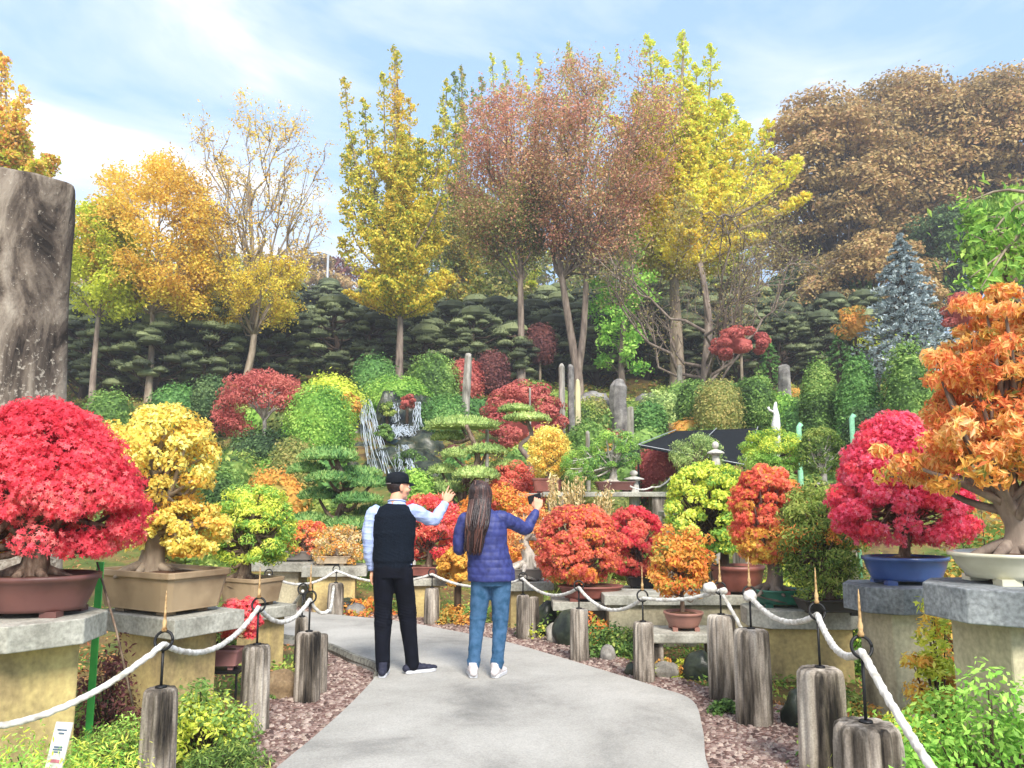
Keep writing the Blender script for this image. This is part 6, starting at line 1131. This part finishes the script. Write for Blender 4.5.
def woman():
    p = gnd(486, 677, PH); root = empty('person', (p[0], p[1], PH)); tag(root, 'person with long dark hair in a purple quilted jacket, holding up a phone', 'person'); root.scale = (.98,)*3
    hc = np.array([-.055, .01, 1.535]); yaw = R(-38); b = MB(); Rz = head(b, hc, yaw, .95)
    limb(b, [(-.03, -.02, 1.36), (-.04, -.01, 1.43), (-.052, 0, 1.49)], [.052, .047, .047])
    rings(b, [(.045, 0, .80, .14, .10), (.04, 0, .90, .15, .11), (.02, 0, 1.04, .12, .09), (0, 0, 1.2, .14, .095), (-.02, -.01, 1.33, .14, .08), (-.03, -.02, 1.39, .07, .05)])
    hipL, kneeL, ankL = (-.04, 0, .84), (-.075, .02, .46), (-.11, 0, .085); hipR, kneeR, ankR = (.125, 0, .84), (.12, .02, .46), (.09, .0, .085)
    limb(b, [hipL, kneeL, ankL], [.08, .07, .05, .045, .034]); limb(b, [hipR, kneeR, ankR], [.08, .07, .05, .045, .034])
    for a, d in ((ankL, (-.1, 1)), (ankR, (.25, 1))): ell(b, np.array(a)+[d[0]*.05, d[1]*.05, -.045], (.03, .035, .028)); ell(b, np.array(a)+[d[0]*.1, d[1]*.1, -.055], (.028, .03, .02))
    shL, elL, wrL = (-.185, -.01, 1.31), (-.235, .0, 1.08), (-.14, .2, 1.10); shR, elR, wrR = (.135, 0, 1.325), (.34, .12, 1.235), (.445, .205, 1.395)
    limb(b, [shL, elL, wrL], [.04, .036, .033, .027, .021]); limb(b, [shR, elR, wrR], [.04, .036, .033, .027, .021])
    hand(b, wrL, (.6, .6, .2), (0, 0, 1), (.7, -.7, 0), .165, (.5, .5, .6, .6), .5); hand(b, wrR, (.15, .15, .95), (-.9, .1, 0), (-.1, 1, 0), .165, (.55, .75, .8, .85), .8)
    body = part('body', fuse(b, 'body', .0048, 4), M['skin'], root); face_bits(body, hc, Rz, .95)
    j = MB(); L_ = np.array([(.045, 0, .80, .205, .150), (.04, 0, .88, .205, .152), (.02, -.005, 1.0, .186, .138), (.0, -.005, 1.12, .182, .132), (-.012, -.01, 1.24, .19, .132), (-.022, -.01, 1.33, .172, .112), (-.03, -.015, 1.385, .105, .082), (-.035, -.012, 1.42, .072, .068), (-.038, -.01, 1.455, .07, .066)])
    L2 = smooth_line(L_, 130); z = L2[:, 2]; q = np.abs(np.sin((z-.8)/.062*PI+.25*np.sin(z*9)))**.6; L2[:, 3] *= .97+.035*q**.6; L2[:, 4] *= .96+.045*q**.6; rings(j, L2, 40, 130)
    limb(j, [np.array(shL)+[.04, 0, .0], shL, (-.222, -.01, 1.2), elL, (-.22, .09, 1.07), (-.16, .17, 1.09)], [.066, .068, .066, .060, .055, .047, .038], quilt=7, m=70); limb(j, [np.array(shR)+[-.04, 0, .01], shR, (.24, .055, 1.285), elR, (.39, .16, 1.30), (.432, .19, 1.375)], [.068, .070, .066, .060, .055, .047, .037], quilt=8, m=70)
    part('jacket', fuse(j, 'jacket', .0055, 2, lambda co: .004*wob(co, 12, 15)+.003*wob(co, 15, 36)), M['jacket'], root)
    t = MB(); rings(t, [(.045, 0, .76, .15, .115), (.045, 0, .86, .168, .128), (.04, 0, .95, .15, .115)])
    limb(t, [(-.035, 0, .82), (-.055, .01, .66), kneeL, (-.092, .0, .28), (-.108, -.002, .10)], [.098, .086, .066, .058, .054]); limb(t, [(.122, 0, .82), (.122, .01, .66), kneeR, (.108, .0, .28), (.092, -.002, .10)], [.098, .086, .066, .058, .054])
    part('jeans', fuse(t, 'jeans', .006, 3, lambda co: .004*wob(co*[1, 1, .8], 21, 16)+.006*np.maximum(0, wob(co*[.6, .6, 1.6], 22, 30))*(.3+np.exp(-((co[:, 2]-.46)/.07)**2)+np.exp(-((co[:, 2]-.14)/.07)**2)+.6*np.exp(-((co[:, 2]-.8)/.06)**2))), M['jeans'], root)
    shoe(root, ankL, (-.12, 1), .25, 'shoe_white', 'sole', .042); shoe(root, ankR, (.35, 1), .25, 'shoe_white', 'sole', .042)
    rs = np.random.RandomState(3); h = MB(); h2 = MB(); ell(h, hc+Rz@np.array([0, -.022, .022]), (.086, .098, .096), Rz); ell(h, hc+Rz@np.array([0, -.05, -.03]), (.080, .07, .1), Rz)
    part('hair', fuse(h, 'hair', .005, 2, lambda co: .003*wob(co*[3, 3, .4], 2, 22)), M['hair'], root)
    for k in range(230):
        a = rs.uniform(-1.5, 1.5) if k % 3 else rs.uniform(-1.9, 1.1); s0 = hc+np.array([math.sin(a)*.082, -math.cos(a)*.085-.01, .035+.05*rs.rand()]); s0 = hc+Rz@np.array([.01*rs.randn(), -.03+.02*rs.randn(), .118]); s1 = hc+np.array([math.sin(a)*.075, -math.cos(a)*.085-.015, .075]); m1 = hc+np.array([math.sin(a)*.096, -math.cos(a)*.098-.02, -.04])
        e1 = np.array([-.075+math.sin(a)*.075+.012*rs.randn(), -.155-.02*math.cos(a)+.01*rs.randn(), 1.28+.03*rs.rand()]); e2 = np.array([-.105+math.sin(a)*.045+.02*rs.randn(), -.165+.012*rs.randn(), 1.02+.14*rs.rand()])
        P = smooth_line([s0, s1, m1, e1, (e1+e2)/2+[0, -.006, 0], e2], 22); tube(h2, P, np.r_[np.full(16, .0085), np.linspace(.008, .002, 6)], 6, mat=int(rs.rand() < .33))
    part('hair', h2, [M['hair'], M['hair_light']], root, smooth=True)
    ph = MB(); box(ph, (0, 0, 0), (.075, .009, .15)); o = bpy.data.objects.new('phone', ph.mesh('phone')); o.data.materials.append(M['phone']); col.objects.link(o); bevel(o, .004, 3)
    o.location = (p[0]+.417, p[1]+.235, PH+1.468); o.rotation_euler = (R(-8), R(78), R(30)); tag(o, 'small dark phone held up in the raised hand of the long haired person', 'phone')
woman()
